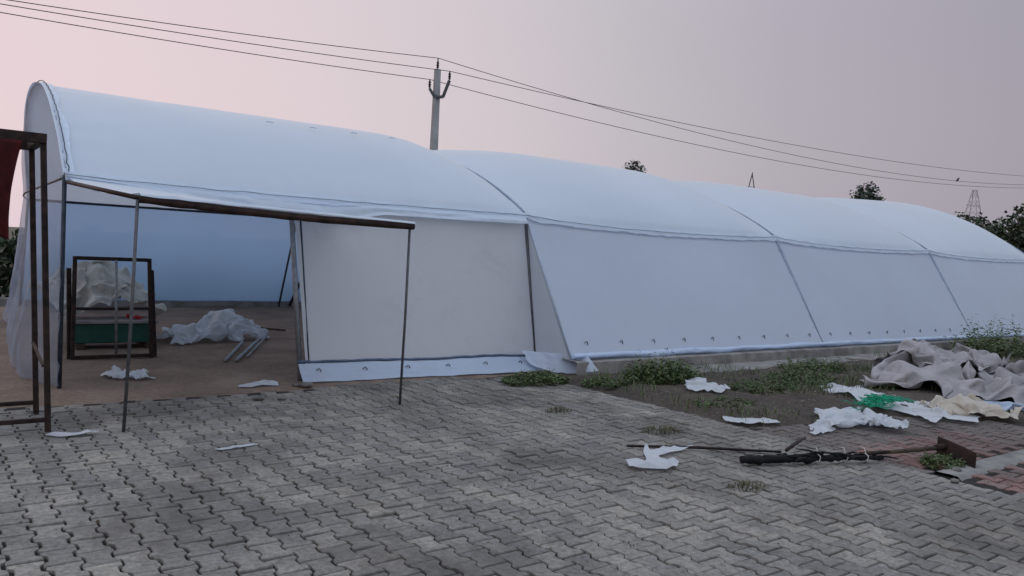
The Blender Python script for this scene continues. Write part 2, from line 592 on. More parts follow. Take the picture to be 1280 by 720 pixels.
lay_pavers('soiled_paving', M['paver_dirty'], in_dirty, 5.3, 10, -6.2, -3.8, 9, sunk=0.008)
lay_pavers('red_paving', M['paver_red'], in_redzone, 5.3, 12, -6.9, -5.0, 11, sunk=0.004)

# poured concrete strip between the red blocks
mb = MB()
mb.grid(lambda u, v: (5.42 + 6 * u, -6.30 + 0.27 * v + 0.012 * n3(u * 30, v * 3), 0.012 + 0.006 * n3(u * 40, v * 4, 2) - (0.05 if v in (0, 1) else 0)), 80, 5)
kind(mb.build('concrete_strip', M['concrete'], smooth=True), 'structure')

# soil right of the paving, between it and the plinth
def soil_h(x, y):
    edge = min(1.0, max(0.0, (x - 5.25 - 0.12 * n3(y * 2.1, 4.4)) / 0.5))
    h = 0.03 + 0.05 * fbm(x * .9, y * .9, 7) + 0.035 * fbm(x * 4, y * 4, 1) + 0.012 * fbm(x * 14, y * 14, 1)
    south = min(1.0, max(0.0, (y + 4.55 + 0.10 * (x - 5.4) + 0.15 * n3(x * 2, 8.0) + max(0, x - 7.4) * 0.55) / 0.45))
    return -0.045 + (0.045 + h) * min(edge, south)


mb = MB()
mb.grid(lambda u, v: ((lambda x, y: (x, y, soil_h(x, y)))(4.2 + 16 * u ** 1.4, -7.5 + 6.3 * v)), 230, 130)
kind(mb.build('soil', M['soil'], smooth=True), 'structure')
mb = MB()
mb.grid(lambda u, v: (19 + 40 * u, -30 + 60 * v, -0.03 + 0.12 * fbm(u * 8, v * 9, 3)), 60, 60)
kind(mb.build('rough_ground', M['soil'], smooth=True), 'structure')

mb = MB()
def apron(u, v):
    x = 6.9 + 7.5 * u
    y = -1.30 - (0.55 + 0.12 * n3(x * 1.3, 5) + .05 * n3(x * 5, 6)) * v
    return (x, y, 0.055 + 0.012 * n3(x * 2, v * 3, 4) - (0.09 if v > .99 else 0))
mb.grid(apron, 90, 8)
kind(mb.build('concrete_apron', M['concrete'], smooth=True), 'structure')

# earth floor inside the house and the strip of earth left of it
def floor_h(x, y):
    e = min(1.0, max(0.0, (y + 0.98 - wob(x) + 0.05 * n3(x * 5, 2)) / 0.25))
    return -0.03 + e * (0.028 + 0.03 * fbm(x * .8, y * .8, 3) + 0.014 * fbm(x * 5, y * 5, 3))


mb = MB()
mb.grid(lambda u, v: ((lambda x, y: (x, y, floor_h(x, y)))(-6 + 31 * u, -1.1 + 11.2 * v ** 1.3)), 220, 110)
kind(mb.build('earth_floor', M['floor'], smooth=True), 'structure')

# ------------------------------------------------------------------ polyhouse
W, RISE, H = 8.5, 1.42, 2.126
L0, L1 = 5.82, 5.957
RIBX = [0.0] + [L0 + k * L1 for k in range(4)]      # five hoops
OUT, PLZ = 1.16, 0.22
_al = 2 * math.atan(2 * RISE / W)
_Rr = W / 2 / math.sin(_al)


def hoop(s, k=0.0):
    """point and outward normal of the hoop profile; the end hoop stands a little taller than the inner ones"""
    a = -_al + 2 * _al * s
    kz = 1.0 - 0.19 * min(1.0, k) * min(1.0, max(0.0, 4.0 - k))
    return W / 2 + _Rr * math.sin(a), H + (_Rr * math.cos(a) - _Rr * math.cos(_al)) * kz, math.sin(a), math.cos(a)


def skew(y):
    """the end hoop does not stand quite square to the wall"""
    return 0.03 * y + (0.016 * (max(0, y - 4.3)) ** 2)


house = tag(empty('polyhouse'), 'long white plastic polyhouse with five bowed bays of film', 'polyhouse')


def rib_x(k, y):
    return RIBX[k] + (skew(y) if k == 0 else 0.0)


for k in range(4):
    def roof(u, v, k=k):
        y, z, ny, nz = hoop(v, k + u)
        x = rib_x(k, y) * (1 - u) + rib_x(k + 1, y) * u
        # the sheet billows: it climbs slowly from the near seam and drops sharply into the far one
        far_ = math.sin(PI / 2 * min(1.0, (1 - u) / 0.17)) ** 0.7
        near_ = u if k == 0 else math.sin(PI / 2 * min(1.0, u / 0.42)) ** 0.75
        bow = (0.27 + 0.015 * n3(k * 3.1, v * 3)) * near_ * far_ * (math.sin(PI * min(1, max(0, v))) ** 0.5)
        near = min(u, 1 - u)
        edge_v = min(v, 1 - v)
        wr = (0.022 if k == 0 and u < .5 else 0.011) * n3(u * 3 + k * 9, v * 46, 1.5) * math.exp(-near * 13) + 0.02 * n3(u * 34 + k * 5, v * 6, 8) * math.exp(-edge_v * 18)
        wr += 0.014 * fbm(u * 4 + k * 3, v * 4, 4, 3)
        sag = -(0.03 if k == 0 else 0.085) * max(0.0, math.sin(PI * u)) ** 0.6 * (1.2 - 0.4 * u) * math.exp(-edge_v * 14)
        d = bow + wr
        return (x, y + ny * d, z + nz * d + sag)
    mb = MB()
    mb.grid(roof, 110, 90)
    mb.build('roof_sheet', M['film'], house, smooth=True)

for k, us in ((0, (.47, .58, .69, .80)),):
    for u in us:
        y, z, ny, nz = hoop(.255, k + u)
        d = .27 * (u if k == 0 else 1.0) + .015
        c = Vector((rib_x(k, y) * (1 - u) + rib_x(k + 1, y) * u, y + ny * d, z + nz * d))
        mb = MB()
        mb.tube([c + Vector((-.05, 0, -.01)), c + Vector((0, .004, .0)), c + Vector((.045, -.01, -.012))], .005, 5)
        mb.build('clip', M['galv_light'], house, smooth=True)

# hoops of pipe at the seams
for k in range(5):
    pts = []
    for i in range(61):
        y, z, ny, nz = hoop(i / 60, k)
        pts.append((rib_x(k, y) + .01, y + ny * 0.012, z + nz * 0.012))
    mb = MB()
    mb.tube(pts, 0.017, 8)
    mb.build('hoop', M['seam_shade_pipe'], house, smooth=True)
    # the front and back legs
    if k >= 1:
        mb = MB()
        mb.tube([(RIBX[k], 0.0, H), (RIBX[k], -OUT, PLZ - 0.05)], 0.018 if k == 1 else 0.030, 8)  # farther legs widened to draw the soft shade showing in the film
        mb.build('leg', M['galv_light' if k == 1 else 'seam_shade_pipe'], house, smooth=True)
    mb = MB()
    mb.tube([(RIBX[k] + skew(W) * (k == 0), W, H), (RIBX[k] + skew(W) * (k == 0), W + 0.95, 0)], 0.024, 8)
    mb.build('leg', M['galv_dark'], house, smooth=True)


def strip(u, v):
    y, z, ny, nz = hoop(u)
    d = 0.03 + 0.02 * abs(n3(u * 60, v * 1.5, 3)) + 0.012 * n3(u * 9, v, 6)
    return (skew(y) - 0.02 + (0.11 + 0.06 * n3(u * 14, 2)) * v, y + ny * d, z + nz * d)
mb = MB()
mb.grid(strip, 260, 5)
mb.build('edge_strip', M['film'], house, smooth=True)
mb = MB()
mb.tube([(skew(hoop(i / 120)[0]) + 0.03 + 0.02 * n3(i * .7, 1), hoop(i / 120)[0] + hoop(i / 120)[2] * .055, hoop(i / 120)[1] + hoop(i / 120)[3] * .055) for i in range(121)], 0.006, 5)
mb.build('lacing', M['pipe_dark'], house, smooth=True)


def eave_pt(x, dz=0.0, dy=0.0):
    k = max(0, min(3, int((x - (RIBX[1] if x >= RIBX[1] else 0)) // (L1 if x >= RIBX[1] else L0)) + (1 if x >= RIBX[1] else 0)))
    u = (x - RIBX[k]) / (RIBX[k + 1] - RIBX[k])
    u = min(1, max(0, u))
    s = max(0.0, math.sin(PI * u)) ** 0.6 * (1.2 - 0.4 * u)
    return Vector((x, dy, H + dz - (0.03 if k == 0 else 0.085) * s))


XE = RIBX[-1]
# eave: the fold of film over the eave rail, and its dark seam below
def eave_band(u, v):
    p = eave_pt(XE * u)
    i = u * 240
    hem = 0.075 + 0.025 * n3(i * .3, 4) + 0.012 * n3(i * 1.3, 6)
    return (p.x, p.y - 0.012 - 0.045 * v - 0.012 * n3(i * .5, v * 2, 7) - 0.008 * abs(n3(i * 1.6, v * 2, 3)), p.z + 0.045 - hem * 1.25 * v + 0.008 * n3(i * .4, 2))
mb = MB()
mb.grid(eave_band, 420, 5)
mb.build('eave_fold', M['film'], house, smooth=True)
mb = MB()
mb.tube([eave_pt(XE * i / 240) + Vector((0, -0.044 - 0.012 * n3(i * .5, 1), 0.012 + 0.014 * n3(i * .3, 4))) for i in range(241)], 0.0035, 6)
mb.build('eave_rope', M['galv_dark'], house, smooth=True)
mb = MB()
mb.tube([(skew(W), W - 0.02, H - 0.02), (XE, W - 0.02, H - 0.02)], 0.026, 8)
mb.build('back_rail', M['pipe_dark'], house, smooth=True)

# sloping side walls of bays two to four
for k in (1, 2, 3):
    def wall(u, v, k=k):
        x = RIBX[k] + (RIBX[k + 1] - RIBX[k]) * u
        e = eave_pt(x, -0.02)
        b = Vector((x, -OUT, PLZ))
        p = e.lerp(b, v)
        bow = math.sin(PI * u) * math.sin(PI * min(1, v * 1.0)) * 0.035 + 0.012 * fbm(u * 5 + k * 7, v * 3, 2, 3)
        near = min(u, 1 - u)
        bow += 0.006 * n3(u * 2, v * 22, k) * math.exp(-near * 12) + 0.008 * n3(u * 44, v * 3, k + 4) * math.exp(-v * 9)
        return (p.x, p.y - bow * 0.85, p.z + bow * 0.5)
    mb = MB()
    mb.grid(wall, 70, 30)
    w_o = mb.build('wall_sheet', M['film_wall'], house, smooth=True)
    # sagging roll of spare film along the plinth
    def roll(u, v, k=k):
        x = RIBX[k] + (RIBX[k + 1] - RIBX[k]) * u
        a = v * PI * 1.15
        r = 0.034 + 0.018 * n3(x * 1.7, 1, v * 2) + 0.012 * n3(x * 9, v * 4)
        return (x, -OUT - 0.02 - r * math.sin(a) * 1.5, PLZ + 0.035 + r * math.cos(a) * 1.1 + 0.012 * n3(x * 1.3, 9))
    mb = MB()
    mb.grid(roll, 90, 8)
    mb.build('base_roll', M['film_skirt'], house, smooth=True)
    # ties that fix the film, in a row a hand above the roll
    n = 9
    for i in range(n):
        u = (i + 0.5) / n
        p = Vector(wall(u, 0.90))
        mb = MB()
        t = rnd.uniform(-0.012, 0.012)
        mb.tube([p + Vector((-0.028, -0.012, 0.012 + t)), p + Vector((0.0, -0.018, 0.03)), p + Vector((0.026, -0.012, 0.004 - t)), p + Vector((0.03, -0.014, -0.03))], 0.0065, 5)
        mb.build('tie', M['galv_dark'], house, smooth=True)

# concrete plinth under them
mb = MB()
def plinth(u, v):
    x = RIBX[1] - 0.05 + (XE + 0.1 - RIBX[1]) * u
    prof = [(-OUT + 0.18, PLZ - 0.015), (-OUT - 0.13, PLZ - 0.02), (-OUT - 0.15, PLZ - 0.035), (-OUT - 0.17 - 0.03 * n3(x * 1.7, 2), -0.05)]
    p = prof[int(round(v * 3))]
    return (x, p[0] + 0.012 * n3(x * 5, v * 3), p[1] + 0.010 * n3(x * 4, v * 5, 2))
mb.grid(plinth, 160, 3)
mb.build('plinth', M['concrete'], house)

# first bay: upright front wall right of the doorway
DX = 2.36
def wall0(u, v):
    x = DX + (RIBX[1] - 0.02 - DX) * u
    e = eave_pt(x, -0.02)
    b = Vector((x + (0.07 if u < .01 else 0) + 0.0 * u, -0.42, 0.10))
    p = e.lerp(b, v)
    w_ = 0.010 * fbm(u * 4, v * 4, 6, 3) + 0.010 * math.sin(PI * u) * math.sin(PI * v)
    return (p.x, p.y - w_, p.z)
mb = MB()
mb.grid(wall0, 50, 40)
mb.build('wall_sheet', M['film_curtain'], house, smooth=True)
# loose skirt at its foot
def skirt(u, v):
    x = DX - 0.05 + (RIBX[1] + 0.25 - DX) * u
    flare = 0.05 + 0.17 * v + 0.03 * n3(x * 1.5, v * 2) * v + 0.022 * n3(x * 6, v * 4) * v + 0.02 * abs(n3(x * 3 + v * 2, v * 5, 3))
    z = 0.20 - 0.04 * u - 0.18 * v ** 0.9 + 0.018 * n3(x * 1.1, 4) * (1 - v) + 0.010 * n3(x * 3, v * 3, 5) + 0.03 * u * v
    y0 = -0.42 + 0.10 * (0.235 / 2.1)
    return (x, y0 - flare - 0.15 * u * v, max(0.012, z))
mb = MB()
mb.grid(skirt, 90, 10)
mb.build('base_skirt', M['film_skirt'], house, smooth=True)
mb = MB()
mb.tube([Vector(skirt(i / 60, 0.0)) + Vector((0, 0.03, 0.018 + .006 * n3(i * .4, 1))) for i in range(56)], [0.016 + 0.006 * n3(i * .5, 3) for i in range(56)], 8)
mb.build('skirt_shade', M['shade_blue'], house, smooth=True)  # added tube drawing the dark shadow band of the folded film
# the three-cornered side of the sloping bays, closing them against the first bay
def gusset(u, v):
    top = Vector((RIBX[1], 0, H - 0.03))
    a = Vector((RIBX[1] - 0.02, -0.36, 0.2))
    b = Vector((RIBX[1] + 0.0, -OUT, PLZ - 0.02))
    q = a.lerp(b, u)
    p = top.lerp(q, v)
    return (p.x - 0.01 * fbm(u * 3, v * 3, 2), p.y, p.z)
mb = MB()
mb.grid(gusset, 14, 30)
mb.build('gusset_sheet', M['film_curtain'], house, smooth=True)
def flap(u, v):
    x = RIBX[1] - 0.35 + 0.55 * u
    y = -0.5 - 0.75 * u ** 1.2 - 0.22 * v - 0.05 * n3(u * 6, v * 2, 7)
    return (x, y, max(0.02, 0.26 - 0.21 * v * (0.75 + 0.4 * math.sin(PI * u)) + 0.02 * n3(u * 9, v * 4, 2)))
mb = MB()
mb.grid(flap, 40, 10)
mb.build('base_flap', M['film_wall'], house, smooth=True)
for i in range(6):
    u = 0.06 + i * 0.155
    p = Vector(skirt(u, 0.33))
    mb = MB()
    mb.tube([p + Vector((-0.03, -0.012, 0.004)), p + Vector((0, -0.018, 0.02)), p + Vector((0.026, -0.014, 0.0)), p + Vector((0.02, -0.018, -0.022))], 0.0065, 5)
    mb.build('tie', M['galv_dark'], house, smooth=True)

# door posts
mb = MB()
mb.tube([(DX - 0.02, 0.02, H - 0.1), (DX + 0.02, -0.38, 0.0)], 0.03, 10)
mb.build('door_post', M['galv'], house, smooth=True)
mb = MB()
mb.tube([(DX + 0.075, -0.01, H - 0.1), (DX + 0.11, -0.43, 0.0)], 0.012, 8)
mb.build('film_batten', M['pipe_dark'], house, smooth=True)
mb = MB()
mb.tube([(0, 0, H), (0.0, -0.02, 0.0)], 0.022, 10)
mb.build('corner_post', M['pipe_dark'], house, smooth=True)
mb = MB()
mb.tube([(RIBX[1] - 0.02, -0.03, H - 0.12), (RIBX[1] - 0.02, -0.43, 0.0)], 0.022, 10)
mb.build('wall_post', M['galv_dark'], house, smooth=True)
mb = MB()
mb.tube([(6.55, W - 0.05, H - 0.06), (5.95, W + 0.60, 0.05)], 0.035, 8)
mb.build('back_brace', M['pipe_dark'], house, smooth=True)

# back wall seen from inside, and its dark footing
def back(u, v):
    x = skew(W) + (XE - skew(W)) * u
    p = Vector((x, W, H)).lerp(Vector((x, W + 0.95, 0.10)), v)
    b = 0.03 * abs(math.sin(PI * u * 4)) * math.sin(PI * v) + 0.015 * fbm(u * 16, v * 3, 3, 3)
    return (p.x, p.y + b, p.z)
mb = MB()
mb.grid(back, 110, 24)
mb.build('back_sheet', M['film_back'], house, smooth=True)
mb = MB()
mb.box(((XE + 0.3) / 2, W + 1.02, 0.06), (XE, 0.16, 0.22))
mb.build('back_footing', M['concrete'], house, bevel=0.02)

# gable sheets: near end (thin and clear) and far end
def gable(u, v):
    y, z, _, _ = hoop(u)
    zb = H - 0.02
    zz = zb + (z - zb) * v
    return (skew(y) - 0.05 * math.sin(PI * u) * math.sin(PI * v) + 0.02 * fbm(u * 5, v * 4, 9, 3), y, zz)
mb = MB()
mb.grid(gable, 60, 16)
mb.build('gable_sheet', M['film_clear'], house, smooth=True)
_bot = [(-0.03, -0.10), (-0.30, 0.73), (-0.27, 1.8), (-0.19, 2.9), (-0.02, 5.0), (0.10, 6.8), (0.42, 9.2)]
def botxy(t):
    t *= len(_bot) - 1
    i = min(len(_bot) - 2, int(t))
    q = t - i
    return (_bot[i][0] * (1 - q) + _bot[i + 1][0] * q, _bot[i][1] * (1 - q) + _bot[i + 1][1] * q)
def endsheet(u, v):
    bx, by = botxy(u)
    y = W * u
    p = Vector((skew(y), y, H - 0.03)).lerp(Vector((bx, by, 0.03 + 0.03 * n3(u * 20, 3))), v)
    w_ = 0.09 * fbm(u * 14, v * 3.5, 12, 4) * v + 0.03 * n3(u * 40, v * 3, 4) * v + 0.05 * abs(n3(u * 8 + v * 4, v * 6, 5)) * v
    return (p.x - w_, p.y, p.z)
mb = MB()
mb.grid(endsheet, 70, 40)
mb.build('end_sheet', M['film_clear'], house, smooth=True)
mb = MB()
mb.tube([(skew(W * i / 20), W * i / 20, H - 0.02) for i in range(21)], 0.014, 8)
mb.build('end_rail', M['galv_dark'], house, smooth=True)
def gable2(u, v):
    y, z, _, _ = hoop(u, 4)
    return (XE - 0.01, y, z * v)
mb = MB()
mb.grid(gable2, 30, 10)
mb.build('gable_sheet', M['film_wall'], house, smooth=True)

# ------------------------------------------------------------------ propped awning over the doorway
aw = tag(empty('awning', (1.5, -2.1, 0)), 'small film awning on a dark brown pipe, propped over the doorway', 'awning')
A0, A1 = Vector((0.25, -2.1, 1.868)), Vector((2.78, -2.1, 1.80))
mb = MB()
pp = [A0.lerp(A1, i / 30) + Vector((0, 0.004 * n3(i * .6, 2), 0.006 * n3(i * .5, 1) - 0.02 * math.sin(PI * i / 30))) for i in range(31)]
mb.tube(pp, [0.036 + 0.004 * n3(i * 1.1, 5) for i in range(31)], 10)
mb.build('front_pipe', M['steel_brown'], aw, smooth=True)
mb = MB()
mb.tube([(0.02, -0.03, 2.06), (0.25, -2.08, 1.875)], 0.02, 8)
mb.build('side_pipe', M['steel_brown'], aw, smooth=True)
def rear(u):
    return Vector((0.02 + 2.85 * u, -0.05 - 0.05 * u, H - 0.02 - 0.25 * u ** 1.25))
def cover(u, v):
    e = rear(u)
    f = A0.lerp(A1, u) + Vector((0, -0.005, 0.045))
    p = e.lerp(f, v)
    s = -0.085 * math.sin(PI * v) * (1 - u) * (0.8 + 0.5 * n3(u * 6, 2)) - 0.025 * abs(n3(u * 12, v * 3, 3)) * math.sin(PI * v)
    return (p.x, p.y, p.z + s + 0.012 * fbm(u * 14, v * 4, 1, 3))
mb = MB()
mb.grid(cover, 70, 24)
# the edge lapped over the pipe
mb.grid(lambda u, v: tuple(A0.lerp(A1, u) + Vector((0, -0.012 - 0.034 * math.sin(v * 1.5), 0.045 - 0.02 * v - 0.012 * abs(n3(u * 9, 1)) * v))), 70, 4)
mb.build('cover', M['film'], aw, smooth=True)
def header(u, v):
    x = 0.02 + 5.75 * u
    q = min(1.0, x / 2.87)
    drop = 0.24 * q ** 1.25
    if x > 2.87:
        t = min(1.0, (x - 2.87) / 0.7)
        drop = 0.24 - 0.13 * t * t * (3 - 2 * t) + 0.012 * n3(x * 2, 3)
    b = eave_pt(x, 0.0, -0.015)
    a = Vector((x, -0.055 - 0.05 * q, b.z - 0.01 - drop))
    p = b.lerp(a, v)
    return (p.x, p.y - 0.03 * math.sin(PI * v) * (0.6 + n3(u * 9, v * 2)) - 0.016 * abs(n3(u * 34, v * 1.5, 6)) - 0.012 * v, p.z)
mb = MB()
mb.grid(header, 150, 12)
mb.build('header_sheet', M['film'], aw, smooth=True)
for (a, b) in (((0.17, -2.19, 0.0), (0.24, -2.1, 1.86)), ((2.757, -2.03, 0.0), (2.74, -2.1, 1.80))):
    mb = MB()
    a, b = Vector(a), Vector(b)
    mb.tube([a, a.lerp(b, .5) + Vector((0.006, 0, 0)), b], 0.0135, 8)
    mb.build('prop', M['galv_dark'], aw, smooth=True)

# ------------------------------------------------------------------ steel rack at the left edge, red cloth on it
rk = tag(empty('steel_rack', (-1.4, -1.6, 0)), 'tall dark steel rack of square pipe cut off by the left edge', 'rack')
RX0, RX1, RY0, RY1 = -2.5, -0.36, -1.965, -1.222
for x in (RX0, RX1):
    for y in (RY0, RY1):
        mb = MB()
        tx = -0.08 if x == RX1 else 0
        mb.bar((x + 0.03, y, 0), (x + tx + 0.03, y, 2.24), 0.042)
        mb.build('post', M['steel_dark'], rk, bevel=0.004)
for y in (RY0, RY1):
    mb = MB()
    mb.bar((RX0, y, 0.10), (RX1 + 0.01, y, 0.10), 0.036)
    mb.build('bottom_rail', M['steel_dark'], rk, bevel=0.004)
    mb = MB()
    mb.bar((RX0 - 0.02, y, 2.275), (RX1 - 0.03, y, 2.275), 0.075)
    mb.build('top_rail', M['steel_dark'], rk, bevel=0.004)
for x in (RX0 + 0.04, RX1 - 0.06):
    mb = MB()
    mb.bar((x, RY0 + 0.04, 2.275), (x, RY1 - 0.04, 2.275), 0.07)
    mb.build('cross_rail', M['steel_dark'], rk, bevel=0.004)
mb = MB()
mb.bar((RX1 - 0.01, RY0 + 0.02, 0.52), (RX1 - 0.01, RY1 - 0.02, 0.62), 0.02)
mb.build('short_brace', M['wood'], rk)

def redc(u, v):
    x = -1.41 + (0.86 - 0.18 * v) * u + 0.10 * v * v * (1 if u > .5 else .2)
    z = 2.24 - (1.25 - 0.45 * u - 0.12 * math.sin(u * 9)) * v
    return (x, RY0 - 0.045 - 0.05 * v * (1 + math.sin(u * 17 + v * 2)) - 0.02 * n3(u * 8, v * 5), z)
mb = MB()
mb.grid(redc, 40, 30)
tag(mb.build('red_cloth', M['red_cloth'], smooth=True, solid=0.006), 'dark red cloth hanging from the steel rack at the left edge', 'cloth')

def in_poly(x, y, poly):
    c = False
    j = len(poly) - 1
    for i in range(len(poly)):
        a, b = poly[i], poly[j]
        if (a[1] > y) != (b[1] > y) and x < (b[0] - a[0]) * (y - a[1]) / (b[1] - a[1]) + a[0]:
            c = not c
        j = i
    return c


def near_poly(x, y, poly):
    best = None
    p = Vector((x, y))
    for i in range(len(poly)):
        a, b = Vector(poly[i - 1]), Vector(poly[i])
        d = b - a
        t = max(0, min(1, (p - a).dot(d) / max(d.length_squared, 1e-9)))
        q = a + d * t
        if best is None or (q - p).length < best[0]:
            best = ((q - p).length, q)
    return best[1]


def clip(V, S, F, poly, kx, ky):
    """keeps the cells of a grid inside an outline and pulls the rim onto it"""
    F = [f for f in F if in_poly(sum(V[i][0] for i in f) / 4, sum(V[i][1] for i in f) / 4, poly)]
    cnt = {}
    for f in F:
        for k in range(4):
            e = tuple(sorted((f[k], f[k - 1])))
            cnt[e] = cnt.get(e, 0) + 1
    rim = {i for e, c in cnt.items() if c == 1 for i in e}
    used = sorted({i for f in F for i in f})
    m = {o_: n for n, o_ in enumerate(used)}
    V2, S2 = [], []
    for i in used:
        v, q = V[i], S[i]
        if i in rim:
            w = near_poly(v[0], v[1], poly)
            q = (q[0] + (w.x - v[0]) * kx, q[1] + (w.y - v[1]) * ky, q[2])
            v = (w.x, w.y, 0)
        V2.append(v)
        S2.append(q)
    return V2, S2, [tuple(m[i] for i in f) for f in F]


# ------------------------------------------------------------------ cloth made by dropping sheets on the ground
def drape(name, material, centre, rest, start, res, z0, seed, lumps=(), frames=30, rz=0.0, bend=0.5, zamp=0.3, sub=1, smooth_outline=0.0, ragged=0.0, parent=None, floor=0.03, extra=(), freq=3.0, outline=None, wander=.125, drop=None, base=.012):
    """a flat sheet of size rest, gathered to size start, falls on lumps and floor and keeps its folds"""
    nx, ny = res
    V, S = [], []
    for j in range(ny):
        for i in range(nx):
            u, v = i / (nx - 1) - .5, j / (ny - 1) - .5
            fr = 1.0
            if ragged:
                a = math.atan2(v, u)
                fr = 1.0 + ragged * n3(math.cos(a) * 2.2 + seed, math.sin(a) * 2.2, seed) * max(abs(u), abs(v)) * 2
            u2, v2 = u * fr, v * fr
            V.append((u2 * rest[0], v2 * rest[1], 0))
            q = Vector((u * freq + seed * 7.3, v * freq, seed * 1.7))
            a = noise.noise(q)
            b = noise.noise(q + Vector((31, 7, 3)))
            c = noise.noise(q * 2.1 + Vector((5, 17, 9)))
            S.append((u2 * start[0] + a * wander * start[0], v2 * start[1] + b * wander * start[1],
                      z0 + zamp * (c + .3 * noise.noise(q * 4.3)) + .35 * zamp / 0.3 * max(0, .25 - u * u - v * v)))
    F = [(j * nx + i, j * nx + i + 1, (j + 1) * nx + i + 1, (j + 1) * nx + i) for j in range(ny - 1) for i in range(nx - 1)]
    if outline:
        V, S, F = clip(V, S, F, [(x * rest[0], y * rest[1]) for x, y in outline], start[0] / rest[0], start[1] / rest[1])
    me = bpy.data.meshes.new(name)
    me.from_pydata(V, [], F)
    o = bpy.data.objects.new(name, me)
    COL.objects.link(o)
    o.shape_key_add(name='Basis')
    k = o.shape_key_add(name='gathered')
    k.data.foreach_set('co', np.array(S, dtype=np.float32).ravel())
    k.value = 1.0
    md = o.modifiers.new('cloth', 'CLOTH')
    s = md.settings
    s.quality = 5
    s.mass = 0.3
    s.bending_stiffness = bend
    s.tension_stiffness = s.compression_stiffness = 15
    s.shear_stiffness = 5
    s.air_damping = 4
    s.rest_shape_key = o.data.shape_keys.key_blocks['Basis']
    cs = md.collision_settings
    cs.distance_min = 0.012
    cs.use_self_collision = True
    cs.self_distance_min = 0.01
    cs.collision_quality = 2
    cols = []

    def coll(v, f):
        m = bpy.data.meshes.new('collider')
        m.from_pydata(v, [], f)
        q = bpy.data.objects.new('collider', m)
        COL.objects.link(q)
        q.modifiers.new('c', 'COLLISION')
        q.collision.thickness_outer = 0.015
        q.collision.cloth_friction = 25
        cols.append(q)
    coll([(-12, -12, floor), (12, -12, floor), (12, 12, floor), (-12, 12, floor)], [(0, 1, 2, 3)])
    for (x, y, rx, ry, h) in lumps:
        v, f, n, r = [], [], 16, 8
        for a in range(r + 1):
            for b in range(n):
                th, ph = a / r * PI / 2 * 1.05, b / n * 2 * PI
                v.append((x + rx * math.sin(th) * math.cos(ph), y + ry * math.sin(th) * math.sin(ph), h * math.cos(th)))
        for a in range(r):
            for b in range(n):
                f.append((a * n + b, (a + 1) * n + b, (a + 1) * n + (b + 1) % n, a * n + (b + 1) % n))
        coll(v, f)
    for (v, f) in extra:
        coll(v, f)
    md.point_cache.frame_start = 1
    md.point_cache.frame_end = frames + 1
    scene.frame_start, scene.frame_end = 1, frames + 1
    for fr in range(1, frames + 1):
        scene.frame_set(fr)
    dg = bpy.context.evaluated_depsgraph_get()
    m2 = bpy.data.meshes.new_from_object(o.evaluated_get(dg))
    co = np.empty(len(m2.vertices) * 3, dtype=np.float32)
    m2.vertices.foreach_get('co', co)
    co = co.reshape(-1, 3)
    for q in cols + [o]:
        bpy.data.objects.remove(q, do_unlink=True)
    bpy.data.meshes.remove(m2)
    co[:, 2] -= (float(np.percentile(co[:, 2], 2)) - base) if drop is None else drop
    cz, sz = math.cos(rz), math.sin(rz)
    mb = MB()
    mb.add([(centre[0] + x * cz - y * sz, centre[1] + x * sz + y * cz, z + (centre[2] if len(centre) > 2 else 0)) for x, y, z in co.tolist()], F)
    scene.frame_set(1)
    return mb.build(name, material, parent, smooth=True, subsurf=sub)


# right: heap of grey tarpaulin with plastic sheets lying in front of it
tp = drape('tarpaulin', M['tarp'], (11.5, -3.75), (6.8, 3.8), (4.5, 2.1), (92, 58), .7, 1, bend=1.0, zamp=.35, freq=5.0,
           lumps=[(-1.3, 0.35, .7, .5, .26), (0.1, 0.7, .9, .4, .34), (1.5, 0.3, .8, .5, .26), (0.0, -0.35, .9, .35, .12)], frames=34, rz=0.30, base=.02)
tag(tp, 'large crumpled grey tarpaulin heaped on the soil by the plinth', 'tarpaulin')
cov = [(v.co.x, v.co.y, v.co.z - .01) for v in tp.data.vertices]
tcen = (11.5, -3.3)
tp2 = drape('tarpaulin', M['tarp'], tcen, (3.4, 2.2), (2.4, 1.3), (60, 44), .85, 29, bend=.8, zamp=.2, freq=4.5,
            extra=[([(x - tcen[0], y - tcen[1], z) for x, y, z in cov], [tuple(p.vertices) for p in tp.data.polygons])], frames=34, drop=.02)
tag(tp2, 'second grey tarpaulin bunched on top of the larger grey tarpaulin', 'tarpaulin')
sh = drape('plastic_sheet', M['plastic'], (8.25, -4.25), (2.5, 1.3), (2.25, 1.05), (54, 32), .22, 4, lumps=[(0.3, 0.2, .6, .3, .10)], frames=30, rz=1.15, zamp=.12, bend=.8, freq=2.6, wander=.06, base=.035, outline=[(-.5, -.2), (-.42, .1), (-.5, .38), (-.3, .3), (-.12, .5), (.1, .34), (.3, .48), (.5, .25), (.42, -.05), (.5, -.35), (.2, -.3), (0, -.5), (-.2, -.34), (-.36, -.44)])
tag(sh, 'long white plastic sheet spread along the front of the grey tarpaulin heap', 'plastic sheet')
sh = drape('plastic_sheet', M['plastic_tan'], (8.55, -4.98), (1.25, 1.05), (0.95, 0.75), (34, 30), .25, 6, lumps=[(0, 0, .4, .3, .12)], frames=30, rz=-0.6, base=.03, zamp=.12, bend=1.0, freq=4)
tag(sh, 'soiled tan plastic sheet bunched at the front of the tarpaulin heap', 'plastic sheet')
sh = drape('plastic_sheet', M['plastic_blue'], (9.75, -5.25), (2.2, .8), (1.8, .5), (44, 20), .2, 8, frames=28, rz=-0.5, base=.03, zamp=.10)
tag(sh, 'pale blue plastic sheet at the right end of the tarpaulin heap', 'plastic sheet')
